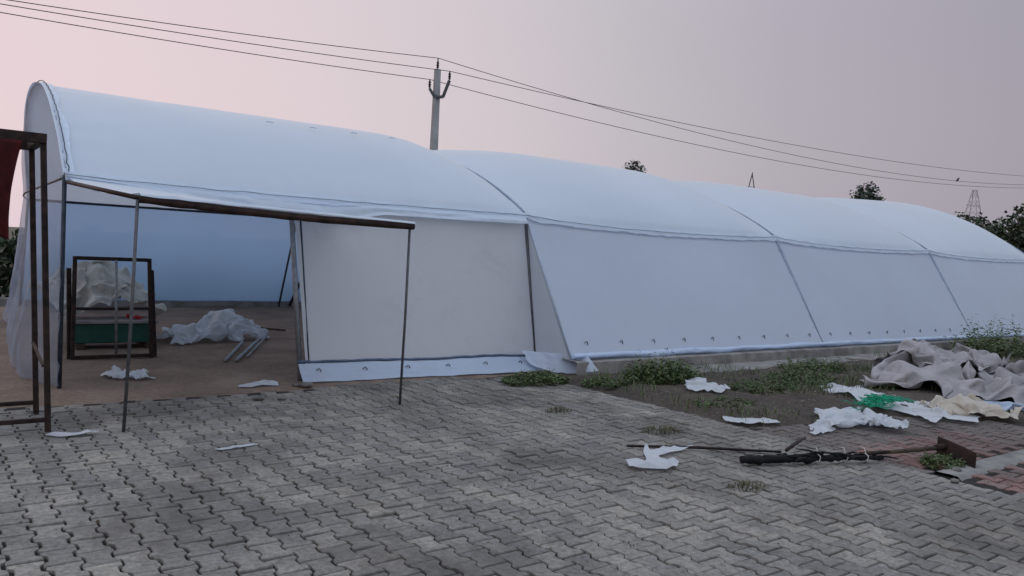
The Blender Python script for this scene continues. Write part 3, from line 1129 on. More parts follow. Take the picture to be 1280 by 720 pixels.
sh = drape('plastic_sheet', M['plastic'], (6.55, -4.62), (2.2, 1.05), (1.98, .84), (56, 30), .2, 11, lumps=[(.10, .20, .26, .10, .13), (.55, -.1, .2, .10, .07), (-.3, 0, .25, .08, .04)], frames=30, rz=0.10, zamp=.13, bend=.5, freq=3.6, wander=.07, base=.004, outline=[(-.5, -.02), (-.3, .12), (-.1, .2), (.02, .5), (.2, .34), (.36, .42), (.5, .22), (.42, -.02), (.46, -.22), (.3, -.3), (.22, -.5), (.08, -.44), (.04, -.2), (-.15, -.22), (-.3, -.12)])
tag(sh, 'smaller white plastic sheet on bare soil in front of the green net', 'plastic sheet')

# inside: white sheet, pile of beige tarpaulin on a crate
sh = drape('plastic_sheet', M['plastic'], (2.45, 3.45), (2.9, 1.9), (1.75, 1.0), (56, 40), .5, 14, lumps=[(.40, .25, .26, .24, .46), (.62, -.02, .22, .18, .24), (-.4, -.1, .5, .2, .22)], frames=32, rz=0.2, zamp=.2, freq=4.0, wander=.11, bend=1.0)
tag(sh, 'white plastic sheet heaped on the earth floor inside the polyhouse', 'plastic sheet')

bx = tag(empty('crate', (1.02, 3.0, 0)), 'dark green crate with a grey lid under the beige tarpaulin pile', 'crate')
mb = MB()
mb.box((1.02, 3.0, 0.22), (1.0, 0.6, 0.26))
mb.build('body', M['green_box'], bx, bevel=0.012)
mb = MB()
mb.box((1.02, 3.0, 0.372), (1.05, 0.65, 0.04))
mb.build('lid', M['concrete'], bx, bevel=0.008)
for x in (0.6, 1.44):
    mb = MB()
    mb.box((x, 3.0, 0.05), (0.1, 0.6, 0.08))
    mb.build('skid', M['wood'], bx)
def mound():
    """crate and the stuff piled on it, as one surface for the tarpaulin to fall on"""
    n = 46
    v = []
    for b in range(n + 1):
        for a in range(n + 1):
            x, y = -1.4 + 2.8 * a / n, -1.2 + 2.4 * b / n
            h = 0.0
            for (mx, my, rx, ry, mh) in ((-.02, .10, .62, .46, 1.12), (-.52, .20, .52, .44, .86), (.42, .10, .40, .38, .70)):
                q = ((x - mx) / rx) ** 2 + ((y - my) / ry) ** 2
                h = max(h, mh * math.sqrt(1 - q) if q < 1 else 0)
            h *= 1 + .12 * n3(x * 5, y * 5, 9)
            if -.50 < x < .66 and -.62 < y < .2:
                h = max(h, .42)
            v.append((x, y, h))
    return v, [(b * (n + 1) + a, b * (n + 1) + a + 1, (b + 1) * (n + 1) + a + 1, (b + 1) * (n + 1) + a) for b in range(n) for a in range(n)]
tb = drape('tarpaulin', M['tarp_in'], (0.95, 3.26), (3.0, 2.1), (1.7, .95), (62, 46), 1.3, 21, bend=1.0, zamp=.22, freq=4.5, frames=26, rz=0.1, extra=[mound()], wander=.09, drop=.04)
tag(tb, 'beige tarpaulin piled on the green crate behind the steel frame', 'tarpaulin')
sh = drape('fabric_bundle', M['red_paint'], (1.42, 2.78, 0.37), (.36, .26), (.24, .18), (18, 14), .07, 25, frames=18, floor=0.03, zamp=.04)
tag(sh, 'small red cloth bundle on the right end of the green crate', 'cloth')

# ------------------------------------------------------------------ steel frame standing inside
sf = tag(empty('gate_frame', (0.85, 1.85, 0)), 'dark steel frame with a mid rail standing just inside the doorway', 'frame')
fx0, fx1, fy = 0.38, 1.28, 1.85
for (x, tx) in ((fx0, 0.0), (fx1, -0.06)):
    mb = MB()
    mb.bar((x, fy, 0.0), (x + tx, fy, 1.27), 0.045)
    mb.build('upright', M['steel_dark'], sf, bevel=0.004)
for z, t in ((1.25, 0.05), (0.63, 0.04), (0.03, 0.05)):
    mb = MB()
    w_ = -0.06 * z / 1.27
    mb.bar((fx0 + 0.0225, fy, z), (fx1 + w_ - 0.0225, fy, z), t - 0.004)
    mb.build('rail', M['steel_dark'], sf, bevel=0.004)
mb = MB()
mb.tube([(0.86, fy - 0.035, 0.05), (0.83, fy - 0.035, 1.24)], 0.016, 8)
mb.build('centre_pipe', M['galv'], sf, smooth=True)
for (x, tx) in ((fx0 - 0.02, -0.03), (fx1 + 0.06, -0.07)):
    mb = MB()
    mb.bar((x, fy + 0.09, 0.0), (x + tx, fy + 0.09, 1.12), 0.05)
    mb.build('stub_post', M['steel_dark'], sf, bevel=0.004)
    mb = MB()
    mb.bar((x + tx * .8, fy + 0.02, 0.9), (x + tx * .8, fy + 0.065, 0.9), 0.03)
    mb.build('bracket', M['steel_dark'], sf)

# loose pipes by the white sheet
for i, (a, b, r) in enumerate((((2.00, 1.15, .03), (2.75, 2.75, .05), .022), ((2.13, 1.12, .03), (3.05, 2.95, .05), .022), ((2.38, 1.45, .025), (3.2, 3.1, .05), .014))):
    mb = MB()
    mb.tube([a, b], r, 10)
    tag(mb.build('pipe', M['galv'], smooth=True),
        ('leftmost pale steel pipe lying beside the white sheet indoors', 'middle and longest pale steel pipe beside the white sheet indoors', 'thinnest pale steel pipe right of the other two indoors')[i], 'pipe', 'loose steel pipes on the earth floor')
mb = MB()
mb.tube([(3.4, 5.2, .03), (4.0, 4.3, .03)], 0.018, 7)
tag(mb.build('stick', M['wood'], smooth=True), 'thin dark stick lying on the earth floor behind the white sheet', 'stick')


# ------------------------------------------------------------------ scraps of film
def scrap(name, outline, z, label, material=None, seed=0, bumps=0.02, n=26):
    """a limp torn piece, let fall rumpled on the ground"""
    xs, ys = [p[0] for p in outline], [p[1] for p in outline]
    x0, y0 = min(xs), min(ys)
    cx, cy, sx, sy = (min(xs) + max(xs)) / 2, (min(ys) + max(ys)) / 2, max(xs) - min(xs), max(ys) - min(ys)
    st = max(sx, sy) / n
    if bumps < .02:
        nn = max(n, 30)
        V = [(x0 + sx * i / nn, y0 + sy * j / nn, 0) for j in range(nn + 1) for i in range(nn + 1)]
        F = [(j * (nn + 1) + i, j * (nn + 1) + i + 1, (j + 1) * (nn + 1) + i + 1, (j + 1) * (nn + 1) + i) for j in range(nn) for i in range(nn)]
        V, _, F = clip(V, list(V), F, outline, 1, 1)
        mb = MB()
        mb.add([(x, y, z + .007 + bumps * (1.2 * abs(n3(x * 7 + seed, y * 7, seed)) + 2.2 * max(0, n3(x * 3 + seed, y * 3, 4)) + 1.6 * max(0, 1 - 9 * abs(n3(x * 2.6, y * 2.6, seed + 3))))) for x, y, _q in V], F)
        return tag(mb.build(name, material or M['plastic'], smooth=True, subsurf=1), label, 'plastic scrap')
    k = 1.0 + min(.35, bumps * 5)
    o = drape(name, material or M['plastic'], (cx, cy, z), (sx * k, sy * k), (sx, sy), (max(10, int(sx / st)), max(10, int(sy / st))), 0.015 + bumps * 2, seed,
              frames=16, zamp=bumps * 2.5, bend=.3, freq=4.5 if bumps > .02 else 2.0, wander=.09 if bumps > .02 else .015, floor=.02, outline=[((x - cx) / sx, (y - cy) / sy) for x, y in outline])
    return tag(o, label, 'plastic scrap')


scrap('plastic_scrap', [(0.40, .42), (.55, .62), (.8, .55), (1.0, .38), (1.02, .16), (.9, .02), (.75, .12), (.55, .20), (.42, .30)], 0.0, 'puffy white plastic scrap on the earth just inside the doorway', seed=3, bumps=.025, n=26)
scrap('plastic_scrap', [(1.58, -.62), (1.65, -.48), (1.78, -.50), (1.9, -.42), (2.05, -.55), (2.02, -.66), (1.85, -.63), (1.72, -.68)], 0.0, 'small white plastic scrap on the doorway edge of the paving', seed=5, bumps=.012, n=20)
scrap('plastic_scrap', [(-.37, -2.12), (-.30, -2.02), (-.2, -2.1), (.0, -2.16), (-.03, -2.22), (-.16, -2.24), (-.28, -2.22)], 0.004, 'flat white plastic scrap on the pavers at the foot of the left prop', seed=7, bumps=.008, n=20)
scrap('plastic_scrap', [(3.24, -4.73), (3.13, -4.9), (3.28, -4.98), (3.36, -5.06), (3.52, -5.02), (3.68, -4.9), (3.6, -4.78), (3.66, -4.7), (3.88, -4.69), (4.14, -4.67), (3.99, -4.6), (3.77, -4.61), (3.69, -4.57), (3.74, -4.48), (3.62, -4.57), (3.49, -4.73), (3.41, -4.79)],
      0.004, 'forked white plastic strip on the pavers left of the black bundle', seed=9, bumps=.015, n=50)
scrap('plastic_scrap', [(6.7, -2.35), (6.95, -2.25), (7.18, -2.22), (6.9, -2.5), (6.66, -2.76), (6.9, -2.9), (6.72, -3.0), (6.48, -3.08), (6.22, -2.88), (6.4, -2.6)], 0.05, 'white plastic scrap on the soil right of the taller weeds', seed=11, bumps=.035, n=26)
scrap('plastic_scrap', [(5.30, -4.08), (5.42, -3.95), (5.62, -4.1), (5.85, -4.2), (5.8, -4.38), (5.55, -4.32), (5.38, -4.25)], 0.02, 'short white plastic strip at the corner of soil and paving', seed=13, bumps=.008, n=22)
scrap('plastic_scrap', [(6.42, -4.95), (6.5, -4.78), (6.72, -4.72), (6.95, -4.82), (7.02, -5.0), (6.85, -5.18), (6.62, -5.22), (6.48, -5.1)], 0.03, 'crumpled white plastic scrap nearest the red pavers', seed=15, bumps=.03, n=26)
scrap('plastic_scrap', [(.62, -3.05), (.9, -3.0), (.98, -3.04), (.66, -3.1)], 0.004, 'thin pale strip of film lying on the open pavers', seed=17, bumps=.004, n=24)

# green net by the white sheets
nt_ = tag(empty('shade_net', (7.8, -4.4, 0.02)), 'tangle of bright green netting between the white plastic sheets', 'net')
mb = MB()
r_ = random.Random(5)
for i in range(95):
    x, y = 7.62 + r_.gauss(0, .17), -4.42 + r_.gauss(0, .065)
    a = r_.gauss(-0.5, .5)
    l = r_.uniform(.12, .38)
    pts = []
    for t in range(7):
        q = t / 6 - .5
        pts.append((x + math.cos(a) * l * q + .02 * r_.gauss(0, 1), y + math.sin(a) * l * q + .02 * r_.gauss(0, 1), 0.06 + .05 * r_.random() + 0.06 * math.exp(-((x - 7.75) ** 2) * 8)))
    mb.tube(pts, 0.0045, 4)
mb.build('strands', M['net'], nt_, smooth=True)

# ------------------------------------------------------------------ bundle, sticks, shovel
bd = tag(empty('wrapped_bundle', (4.7, -5.5, 0)), 'long black wrapped bundle tied with white cord on the pavers', 'bundle')
B0, B1 = Vector((4.07, -5.20, 0.05)), Vector((5.28, -5.70, 0.05))
mb = MB()
mb.tube([B0.lerp(B1, t / 40) + Vector((0.014 * n3(t * .25, 1), 0.018 * n3(t * .22, 2), 0.012 * n3(t * .3, 3))) for t in range(41)],
        [(0.035 if t < 22 else 0.029) * (1 - .12 * (t in (0, 40))) + 0.012 * n3(t * .9, 7) + 0.010 * n3(t * 2.3, 17) - 0.006 * (t / 40) - (0.010 if t in (21, 29, 36) else 0) for t in range(41)], 12)
mb.build('wrap', M['black_wrap'], bd, smooth=True)
rb = random.Random(12)
mb = MB()
for i in range(26):
    t = rb.uniform(.02, .98)
    c = B0.lerp(B1, t) + Vector((rb.gauss(0, .012), rb.gauss(0, .012), rb.uniform(0.0, .03)))
    d = ((B1 - B0).normalized() * rb.choice((-1, 1)) + Vector((rb.gauss(0, .25), rb.gauss(0, .25), rb.uniform(-.05, .22)))).normalized()
    mb.tube([c, c + d * rb.uniform(.05, .14), c + d * rb.uniform(.15, .24) + Vector((0, 0, -.02))], [.012, .009, .004], 5)
mb.build('loose_ends', M['black_wrap'], bd, smooth=True)
for t in (.53, .73, .88):
    c = B0.lerp(B1, t)
    d = (B1 - B0).normalized()
    s = d.cross(Vector((0, 0, 1))).normalized()
    mb = MB()
    rr = 0.033 if t > .6 else .038
    for o_ in (-.004,):
        mb.tube([c + d * (o_ + .006 * math.sin(a * 3)) + (s * math.cos(a) + Vector((0, 0, 1)) * math.sin(a)) * rr for a in [2 * PI * k / 16 for k in range(17)]], 0.0045, 5)
    mb.tube([c + Vector((0, 0, rr)), c + s * -.05 + Vector((0.03, 0, rr + .035)), c + s * -.09 + Vector((0.05, 0.03, rr + .02))], 0.003, 5)
    mb.build('tie_cord', M['tie'], bd, smooth=True)

mb = MB()
mb.tube([(3.62, -4.38, .022), (4.15, -4.72, .028), (4.72, -5.12, .022)], [0.011, 0.013, 0.010], 8)
tag(mb.build('rod', M['steel_dark'], smooth=True), 'long thin rusty rod on the pavers above the black bundle', 'rod')
mb = MB()
mb.tube([(4.52, -5.30, .10), (5.0, -5.12, .10), (5.22, -5.02, .07)], [0.014, 0.016, 0.012], 8)
tag(mb.build('stick', M['steel_dark'], smooth=True), 'short dark stick leaning across the black bundle', 'stick')

shv = tag(empty('shovel', (5.8, -5.95, 0)), 'rusty flat shovel with its blade up on edge beside the red pavers', 'shovel')
mb = MB()
mb.tube([(5.12, -5.60, .075), (5.5, -5.72, .08), (5.93, -5.87, .10)], [0.016, 0.018, 0.020], 8)
mb.build('handle', M['wood'], shv, smooth=True)
def blade(u, v):
    a = Vector((5.96, -5.83, 0.03))
    b = Vector((5.84, -6.20, 0.0))
    p = a.lerp(b, u)
    return (p.x + 0.05 * v + 0.015 * math.sin(PI * u), p.y + 0.02 * v, p.z + (0.15 - 0.02 * u) * v)
mb = MB()
mb.grid(blade, 12, 8)
mb.build('blade', M['rust'], shv, smooth=True, solid=0.006)
mb = MB()
mb.tube([(5.88, -5.85, .10), (5.97, -5.89, .11)], 0.026, 10)
mb.build('socket', M['rust'], shv, smooth=True)

# small stones and crumbs
for i, (x, y, s) in enumerate(((1.58, -1.30, .045), (1.78, -1.38, .035), (2.28, -.78, .05), (2.2, -.72, .035), (5.25, -6.3, .03), (5.62, -6.15, .035))):
    mb = MB()
    r = random.Random(40 + i)
    vs, fs = [], []
    for a in range(7):
        for b in range(9):
            th, ph = a / 6 * PI, b / 9 * 2 * PI
            k = s * (1 + .35 * n3(math.cos(ph) * 1.4 + i, math.sin(ph) * 1.4, math.cos(th) * 1.4 + i))
            vs.append((x + k * 1.5 * math.sin(th) * math.cos(ph), y + k * math.sin(th) * math.sin(ph), s * .45 + k * .6 * math.cos(th)))
    for a in range(6):
        for b in range(9):
            fs.append((a * 9 + b, a * 9 + (b + 1) % 9, (a + 1) * 9 + (b + 1) % 9, (a + 1) * 9 + b))
    mb.add(vs, fs)
    lab = ('dark stone on the paving in front of the doorway, the larger of two', 'smaller dark stone on the paving in front of the doorway',
           'larger grey stone at the foot of the door post', 'smaller grey stone at the foot of the door post',
           'small stone on the pavers in front of the shovel blade', 'small stone between the shovel blade and the concrete strip')[i]
    tag(mb.build('stone', M['stone'], smooth=True), lab, 'stone', 'loose stones on the ground')


# ------------------------------------------------------------------ weeds
def weed(name, x, y, rx, ry, h, n, label, material, seed, leafy=True, z=0.0, cat='weeds', leaf=0.06):
    r = random.Random(seed)
    mb = MB()
    for _ in range(n):
        a, q = r.uniform(0, 2 * PI), math.sqrt(r.random())
        lump = 0.75 + 0.5 * n3(math.cos(a) * q * 2 + seed, math.sin(a) * q * 2, 3)
        px, py = x + math.cos(a) * q * rx, y + math.sin(a) * q * ry
        hh = h * (1.05 - .6 * q * q) * r.uniform(.5, 1.15) * lump
        lean = Vector((math.cos(a) * q * .5 + r.gauss(0, .25), math.sin(a) * q * .5 + r.gauss(0, .25), 1)).normalized()
        p0 = Vector((px, py, z))
        if not leafy:
            w = 0.004
            s = Vector((-lean.y, lean.x, 0))
            s = s.normalized() if s.length > .01 else Vector((1, 0, 0))
            p1 = p0 + lean * hh * .6
            p2 = p1 + (lean + Vector((lean.x * 2, lean.y * 2, -.35))).normalized() * hh * .5
            mb.add([p0 - s * w, p0 + s * w, p1 + s * w * .8, p1 - s * w * .8, p2], [(0, 1, 2, 3), (3, 2, 4)])
            continue
        mb.add([p0 + Vector((-.002, 0, 0)), p0 + Vector((.002, 0, 0)), p0 + lean * hh + Vector((.001, 0, 0)), p0 + lean * hh + Vector((-.001, 0, 0))], [(0, 1, 2, 3)])
        for k in range(r.randint(6, 11)):
            t = r.uniform(.15, 1.02)
            c = p0 + lean * hh * t
            b = r.uniform(0, 2 * PI)
            d = Vector((math.cos(b), math.sin(b), r.uniform(-.2, .8))).normalized()
            l = leaf * r.uniform(.5, 1.2) * (1.15 - .4 * t)
            s = d.cross(Vector((r.gauss(0, .3), r.gauss(0, .3), 1))).normalized() * l * .24
            m1 = c + d * l * .5 + Vector((0, 0, l * .08))
            tip = c + d * l + Vector((0, 0, -l * .12))
            mb.add([c, m1 + s, tip, m1 - s], [(0, 1, 2, 3)])
    o = mb.build(name, material)
    return tag(o, label, cat, None)


weed('weed_clump', 4.98, -1.45, .50, .28, .20, 230, 'low spreading green weeds at the paving edge under the slanting leg', M['leaf'], 1, leaf=.055)
weed('weed_clump', 5.72, -1.95, .38, .22, .15, 110, 'sparse short weeds on reddish soil between two denser clumps', M['leaf'], 2, leaf=.05)
weed('weed_clump', 6.68, -2.0, .60, .32, .44, 340, 'tallest dense weed clump against the plinth', M['leaf'], 3, leaf=.075)
weed('weed_clump', 6.10, -3.45, .42, .26, .12, 130, 'low bright green weeds at the soil corner nearest the paving', M['leaf'], 4, leaf=.05)
weed('weed_clump', 7.5, -2.95, .6, .35, .20, 170, 'yellowish green weeds between the white scrap and the tarpaulin', M['leaf'], 5, leaf=.055)
weed('weed_clump', 8.6, -2.75, .55, .4, .30, 190, 'tall weeds just left of the grey tarpaulin heap', M['leaf'], 6, leaf=.06)
weed('weed_clump', 9.9, -2.15, .6, .4, .34, 190, 'dark weeds behind the left end of the tarpaulin heap', M['leaf'], 7, leaf=.06)
weed('weed_clump', 16.3, -2.1, 1.1, .55, .95, 330, 'tall wispy weeds rising against the far bay behind the heap', M['leaf'], 8, leaf=.09)
weed('weed_clump', 18.8, -2.6, 1.3, .6, .55, 260, 'dark weeds beyond the heap at the right edge', M['leaf'], 9, leaf=.09)
weed('weed_clump', 14.2, -2.3, .8, .35, .30, 140, 'low dark weeds along the plinth behind the heap', M['leaf'], 16, leaf=.07)
weed('weed_clump', 5.72, -5.98, .20, .14, .13, 90, 'small weeds growing at the foot of the shovel blade', M['leaf'], 10, leaf=.04)
weed('weed_clump', 9.3, -5.75, .8, .35, .10, 90, 'scattered short weeds on the reddish soil below the tarpaulin', M['leaf'], 15, leaf=.04)
weed('grass_tuft', 4.10, -2.93, .16, .11, .075, 150, 'dry grass tuft in the paving near the slanting leg', M['leaf_dry'], 11, leafy=False, cat='grass tuft')
weed('grass_tuft', 4.42, -4.05, .24, .15, .075, 230, 'dry grass tuft in the paving behind the forked white strip', M['leaf_dry'], 12, leafy=False, cat='grass tuft')
weed('grass_tuft', 3.62, -5.60, .17, .13, .065, 190, 'nearest dry grass tuft, in the pavers in front of the black bundle', M['leaf_dry'], 13, leafy=False, cat='grass tuft')


# straw, leaf litter and thin grass over the soil: nobody could count it
mb = MB()
r_ = random.Random(77)
n_ = 0
while n_ < 5200:
    x, y = r_.uniform(5.2, 15.5), r_.uniform(-5.9, -1.35)
    h_ = soil_h(x, y)
    if h_ < -0.01 or r_.random() > .25 + 1.2 * max(0, n3(x * 1.1, y * 1.1, 21) + .1):
        continue
    n_ += 1
    a_ = r_.uniform(0, 2 * PI)
    if r_.random() < .55:
        l_, w_ = r_.uniform(.03, .13), r_.uniform(.002, .004)
        d_, t_ = Vector((math.cos(a_), math.sin(a_), r_.uniform(-.05, .25))), Vector((-math.sin(a_), math.cos(a_), 0))
    else:
        l_, w_ = r_.uniform(.02, .05), r_.uniform(.006, .014)
        d_, t_ = Vector((math.cos(a_), math.sin(a_), r_.uniform(-.2, .4))), Vector((-math.sin(a_), math.cos(a_), r_.uniform(-.4, .4)))
    p_ = Vector((x, y, h_ + .008))
    mb.add([p_, p_ + d_ * l_ * .5 + t_ * w_, p_ + d_ * l_, p_ + d_ * l_ * .5 - t_ * w_], [(0, 1, 2, 3)])
kind(mb.build('leaf_litter', M['litter']), 'stuff')
mb = MB()
n_ = 0
while n_ < 3600:
    x, y = r_.uniform(5.25, 18.5), r_.uniform(-5.7, -1.5)
    h_ = soil_h(x, y)
    g_ = n3(x * .8 + 3, y * .8, 31) + .6 * n3(x * 2.3, y * 2.3, 33)
    if h_ < -0.01 or g_ < .12 or r_.random() > g_ * 1.6:
        continue
    n_ += 1
    a_ = r_.uniform(0, 2 * PI)
    hh = r_.uniform(.03, .11) * (1 + g_)
    p_ = Vector((x, y, h_ - .005))
    t_ = Vector((-math.sin(a_), math.cos(a_), 0)) * .004
    q_ = p_ + Vector((math.cos(a_) * hh * .3, math.sin(a_) * hh * .3, hh * .65))
    e_ = q_ + Vector((math.cos(a_) * hh * .45, math.sin(a_) * hh * .45, hh * .2))
    mb.add([p_ - t_, p_ + t_, q_ + t_ * .8, q_ - t_ * .8, e_], [(0, 1, 2, 3), (3, 2, 4)])
kind(mb.build('grass', M['leaf']), 'stuff')

mb = MB()
for i in range(2600):
    x, y = r_.uniform(-4.5, 8.5), r_.uniform(-8.5, -0.8)
    if r_.random() > .22 + .9 * max(0, n3(x * .9, y * .9, 41)) + (.5 if x > 4.6 or y > -1.6 else 0):
        continue
    q = r_.uniform(.003, .009) * (1.5 if r_.random() < .06 else 1)
    p_ = Vector((x, y, .0))
    a_ = r_.uniform(0, 6)
    v_ = [p_ + Vector((math.cos(a_ + k * 2.1) * q * r_.uniform(.7, 1.5), math.sin(a_ + k * 2.1) * q, -.002)) for k in range(3)] + [p_ + Vector((0, 0, q * 1.1))]
    mb.add(v_, [(0, 1, 3), (1, 2, 3), (2, 0, 3)])
kind(mb.build('grit', M['litter']), 'stuff')

# ------------------------------------------------------------------ trees
def tree(name, x, y, trunk_h, blobs, n, leaf, label, material, seed, group=None, trunk_r=0.2):
    r = random.Random(seed)
    t = tag(empty(name, (x, y, 0)), label, 'tree', group)
    mb = MB()
    mb.tube([(x, y, -.1), (x + .05 * trunk_h * n3(seed, 1), y, trunk_h * .5), (x, y, trunk_h)], [trunk_r, trunk_r * .75, trunk_r * .5], 9)
    for (bx_, by_, bz, br, bzr) in blobs:
        mb.tube([(x, y, trunk_h * .75), (x + bx_ * .5, y + by_ * .5, (trunk_h * .75 + bz) / 2 + .1), (x + bx_, y + by_, bz + bzr * .3)], [trunk_r * .45, trunk_r * .28, trunk_r * .08], 6)
    mb.build('trunk', M['bark'], t, smooth=True)
    mb = MB()
    tot = sum(b[3] ** 2 * b[4] for b in blobs)
    for (bx_, by_, bz, br, bzr) in blobs:
        cnt = int(n * br ** 2 * bzr / tot)
        twigs = [Vector((r.gauss(0, 1), r.gauss(0, 1), r.gauss(0, 1))).normalized() * (r.random() ** .4) for _ in range(max(4, cnt // 14))]
        for k in range(cnt):
            tw = twigs[k % len(twigs)]
            q = tw + Vector((r.gauss(0, .11), r.gauss(0, .11), r.gauss(0, .11)))
            c = Vector((x + bx_ + q.x * br, y + by_ + q.y * br, bz + q.z * bzr))
            d = Vector((r.gauss(0, 1), r.gauss(0, 1), r.gauss(0, .6) - .2)).normalized()
            s = d.cross(Vector((r.gauss(0, 1), r.gauss(0, 1), r.gauss(0, 1)))).normalized()
            l = leaf * r.uniform(.6, 1.3)
            mb.add([c, c + d * l * .5 + s * l * .28, c + d * l, c + d * l * .5 - s * l * .28], [(0, 1, 2, 3)])
    mb.build('crown', material, t)
    return t


tree('tree', 48.4, 40, 6.0, [(0, 0, 8.6, 1.0, 1.35), (.9, .2, 8.3, .7, .9), (-.7, 0, 8.2, .7, .9)], 2600, .22, 'small far tree top peeping over the ridge left of the thin mast', M['leaf_far'], 31, 'trees beyond the polyhouse', .16)
tree('tree', 86.0, 40, 6.0, [(-.3, 0, 9.3, 1.7, 2.0), (1.9, .2, 8.5, 1.2, 1.2), (-1.5, 0, 8.5, 1.3, 1.3)], 3800, .36, 'round leafy far tree behind the third bay', M['leaf_far'], 33, 'trees beyond the polyhouse', .3)
tree('tree', 40.6, 7.0, 2.2, [(0, 0, 3.3, 1.7, 1.3), (-1.6, .5, 3.0, 1.2, .9), (1.2, -.6, 4.0, 1.4, 1.2), (0.4, .6, 2.6, 2.0, 1.1), (-.4, -.3, 4.3, .5, .6)], 5200, .24, 'dark leafy tree beyond the far end of the polyhouse at right edge', M['leaf_dark'], 35, 'trees beyond the polyhouse', .2)
tree('tree', 51.0, 14.0, 2.6, [(0, 0, 3.9, 2.0, 1.3), (2.4, .5, 4.0, 1.9, 1.4), (-2.2, 0, 3.6, 1.3, .9)], 4000, .26, 'lower dark tree left of the leafy tree, behind the last bay', M['leaf_dark'], 37, 'trees beyond the polyhouse', .2)
for i in range(9):  # unseen row added to block light behind the lower back sheet
    tree('blocker', 1.0 + i * 2.9, W + 2.6 + .3 * n3(i, 2.2), .5, [(0, 0, .75, 1.6, .75), (.9, .2, 1.0, 1.0, .6)], 1500, .30, 'dark shrub foliage added unseen behind the back sheet to cut its light', M['leaf_dark'], 60 + i, 'unseen shrubs added behind the polyhouse', .08)
tree('tree', -4.4, 14.0, 1.0, [(0, 0, 1.0, 1.3, .8), (-2, .4, 1.2, 1.3, .9)], 2600, .20, 'dark bush seen through the film at the left edge', M['leaf_dark'], 39, 'trees beyond the polyhouse', .12)


# ------------------------------------------------------------------ lattice masts
def mast(x, y, h, w0, w1, label, arms=(), material=None, bars=9, rr=0.05):
    t = tag(empty('lattice_mast', (x, y, 0)), label, 'mast', 'lattice masts on the horizon')
    mb = MB()
    def corner(k, z):
        w = w0 + (w1 - w0) * z / h
        return Vector((x + (w if k in (0, 3) else -w), y + (w if k < 2 else -w), z))
    for k in range(4):
        mb.bar(corner(k, 0), corner(k, h), rr * 2)
    for b in range(bars):
        za, zb = h * (1 - (1 - b / bars) ** 1.0), h * (1 - (1 - (b + 1) / bars) ** 1.0)
        for k in range(4):
            mb.bar(corner(k, za), corner((k + 1) % 4, zb), rr)
            mb.bar(corner((k + 1) % 4, za), corner(k, zb), rr)
    mb.build('lattice', material or M['tower'], t)
    for (z, l) in arms:
        m2 = MB()
        m2.bar((x - l, y + .3, z), (x + l, y - .3, z), rr * 2)
        m2.bar((x - l, y + .3, z), (x, y, z + l * .25), rr)
        m2.bar((x + l, y - .3, z), (x, y, z + l * .25), rr)
        m2.build('cross_arm', material or M['tower'], t)
    return t


mast(229.5, 90, 25.0, 4.5, .4, 'tall haze-greyed transmission mast beyond the trees at right', arms=[(20.6, 3.6), (17.6, 5.2)], rr=.06)
am = tag(empty('twin_leg_mast', (64.7, 40, 0)), 'thin dark two-legged mast tip above the third bay', 'mast')
mb = MB()
mb.bar((62.95, 41.3, 0), (64.72, 39.98, 10.6), .065)
mb.build('leg', M['tower_dark'], am)
mb = MB()
mb.bar((66.45, 38.7, 0), (64.70, 40.0, 10.45), .065)
mb.build('leg', M['tower_dark'], am)
for z in (2.5, 5, 7.3, 9.2):
    mb = MB()
    w_ = (10.5 - z) * .16
    mb.bar((64.7 - w_, 40 + w_ * .73, z), (64.7 + w_, 40 - w_ * .73, z), .04)
    mb.build('rung', M['tower_dark'], am)

# ------------------------------------------------------------------ utility pole, wires, bird
PX, PY = 13.85, 16.0
up_ = tag(empty('utility_pole', (PX, PY, 0)), 'grey concrete utility pole with a V-shaped bracket behind the polyhouse', 'utility pole')
mb = MB()
c4 = [(-1, -1), (1, -1), (1, 1), (-1, 1)]
vs = []
for z, w in ((-.3, .165), (8.02, .10)):
    vs += [(PX + i * w, PY + j * w * .8, z) for i, j in c4]
mb.add(vs, [(0, 3, 2, 1), (4, 5, 6, 7), (0, 1, 5, 4), (1, 2, 6, 5), (2, 3, 7, 6), (3, 0, 4, 7)])
mb.build('pole', M['concrete_pole'], up_, bevel=.012)
px_, py_ = 0.80, -0.60        # across the line of sight
def acr(s, z, d=0.0):
    return Vector((PX + px_ * s, PY + py_ * s - .14 + d, z))
for s, e_, zt in ((-1, .33, 7.30), (1, .37, 7.62)):
    mb = MB()
    mb.bar(acr(.0, 7.0), acr(s * (e_ * .5), 7.04), .08, .10)
    mb.bar(acr(s * (e_ * .45), 7.02), acr(s * e_, zt), .08, .10)
    mb.build('bracket_arm', M['galv_dark'], up_)
def insulator(base, h):
    mb = MB()
    prof = [(0, .02), (.04, .02), (.05, .055), (.10, .03), (.13, .06), (.19, .03), (.22, .055), (.28, .025), (h, .02)]
    mb.tube([Vector(base) + Vector((0, 0, z)) for z, _ in prof], [r for _, r in prof], 10)
    mb.build('insulator', M['insulator'], up_, smooth=True)
TOPS = [Vector((PX, PY, 8.42)), acr(.37, 7.95), acr(-.33, 7.62)]
insulator((PX, PY, 8.02), .40)
insulator(acr(.37, 7.62), .33)
insulator(acr(-.33, 7.30), .32)


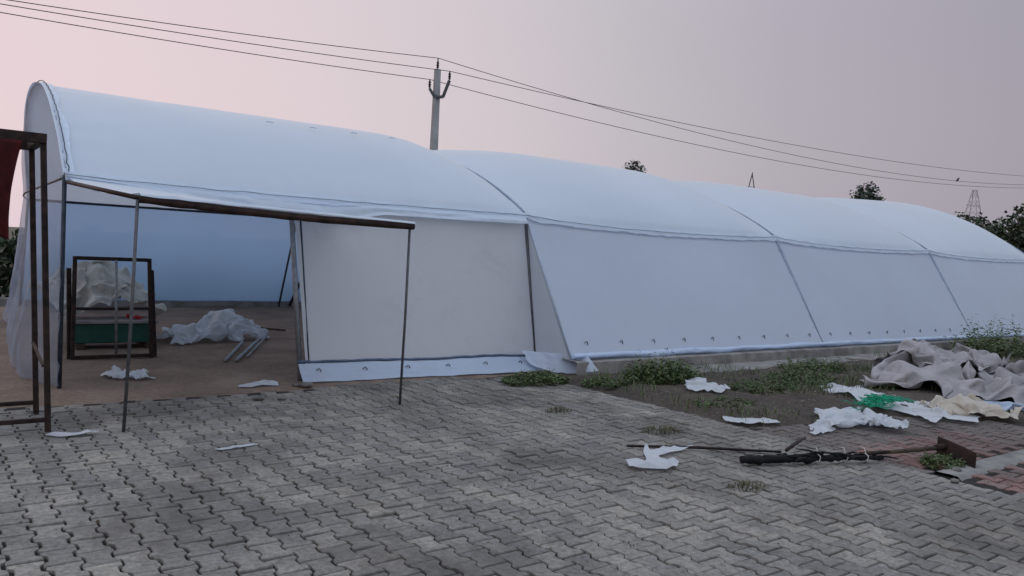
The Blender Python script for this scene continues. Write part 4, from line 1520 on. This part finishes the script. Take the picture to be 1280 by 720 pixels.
def wire(a, m, b, left, label):
    """two spans hung from the pole: to the left towards the viewer's side, to the right away"""
    a, b = Vector(a), Vector(b)
    pts = []
    for i in range(41):
        t = i / 40
        p = Vector(left).lerp(a, t)
        p.z -= 4 * t * (1 - t) * .10
        pts.append(p)
    mm_ = Vector(m)
    for i in range(1, 61):
        t = i / 60
        # quadratic through a, m (t = .5 in x), b
        tm = (mm_.x - a.x) / (b.x - a.x)
        p = a.lerp(b, t)
        lin = a.lerp(b, tm)
        sag = (mm_.z - lin.z) / (tm * (1 - tm))
        p.z += sag * t * (1 - t)
        pts.append(p)
    mb = MB()
    mb.tube(pts, 0.013, 5)
    return tag(mb.build('power_line', M['wire'], smooth=True), label, 'power line', 'power lines on the concrete pole')


wire(TOPS[0], (24.28, 16.0, 7.77), (65.1, 16.0, 8.58), (-2.0, 16.0, 7.36), 'topmost power line at the pole, crossing the middle line to its right')
wire(TOPS[1], (24.27, 16.0, 7.84), (65.0, 16.0, 9.22), (-2.0, 16.0, 7.28), 'middle power line at the pole, on the right insulator of the bracket')
wire(TOPS[2], (24.33, 16.0, 7.15), (65.2, 16.0, 8.35), (-2.0, 16.0, 7.10), 'lowest power line, on the left insulator, with a bird sitting on it')

# a bird on the lowest wire
mb = MB()
bx0 = Vector((54.5, 16.0, 7.83))
def bird(u, v):
    a, b = v * PI, u * 2 * PI
    return (bx0.x - .17 * math.cos(a) * .7, bx0.y + .075 * math.sin(a) * math.cos(b), bx0.z + .11 + .075 * math.sin(a) * math.sin(b) + .10 * math.cos(a) * -.6)
mb.grid(bird, 12, 10)
def head(u, v):
    a, b = v * PI, u * 2 * PI
    return (bx0.x + .13 + .055 * math.cos(a), bx0.y + .05 * math.sin(a) * math.cos(b), bx0.z + .22 + .05 * math.sin(a) * math.sin(b))
mb.grid(head, 10, 8)
mb.add([(bx0.x + .18, bx0.y - .012, bx0.z + .22), (bx0.x + .18, bx0.y + .012, bx0.z + .22), (bx0.x + .23, bx0.y, bx0.z + .215), (bx0.x + .18, bx0.y, bx0.z + .235)], [(0, 1, 2), (1, 3, 2), (3, 0, 2)])
mb.add([(bx0.x - .08, bx0.y - .03, bx0.z + .07), (bx0.x - .08, bx0.y + .03, bx0.z + .07), (bx0.x - .28, bx0.y + .035, bx0.z - .03), (bx0.x - .28, bx0.y - .035, bx0.z - .03), (bx0.x - .1, bx0.y, bx0.z + .10)], [(0, 1, 2, 3), (1, 4, 2), (4, 0, 3), (4, 3, 2)])
for dy in (-.025, .025):
    mb.tube([(bx0.x, bx0.y + dy, bx0.z - .02), (bx0.x, bx0.y + dy, bx0.z + .06)], .008, 5)
tag(mb.build('bird', M['bird'], smooth=True), 'small dark bird perched on the lowest power line at right', 'bird')
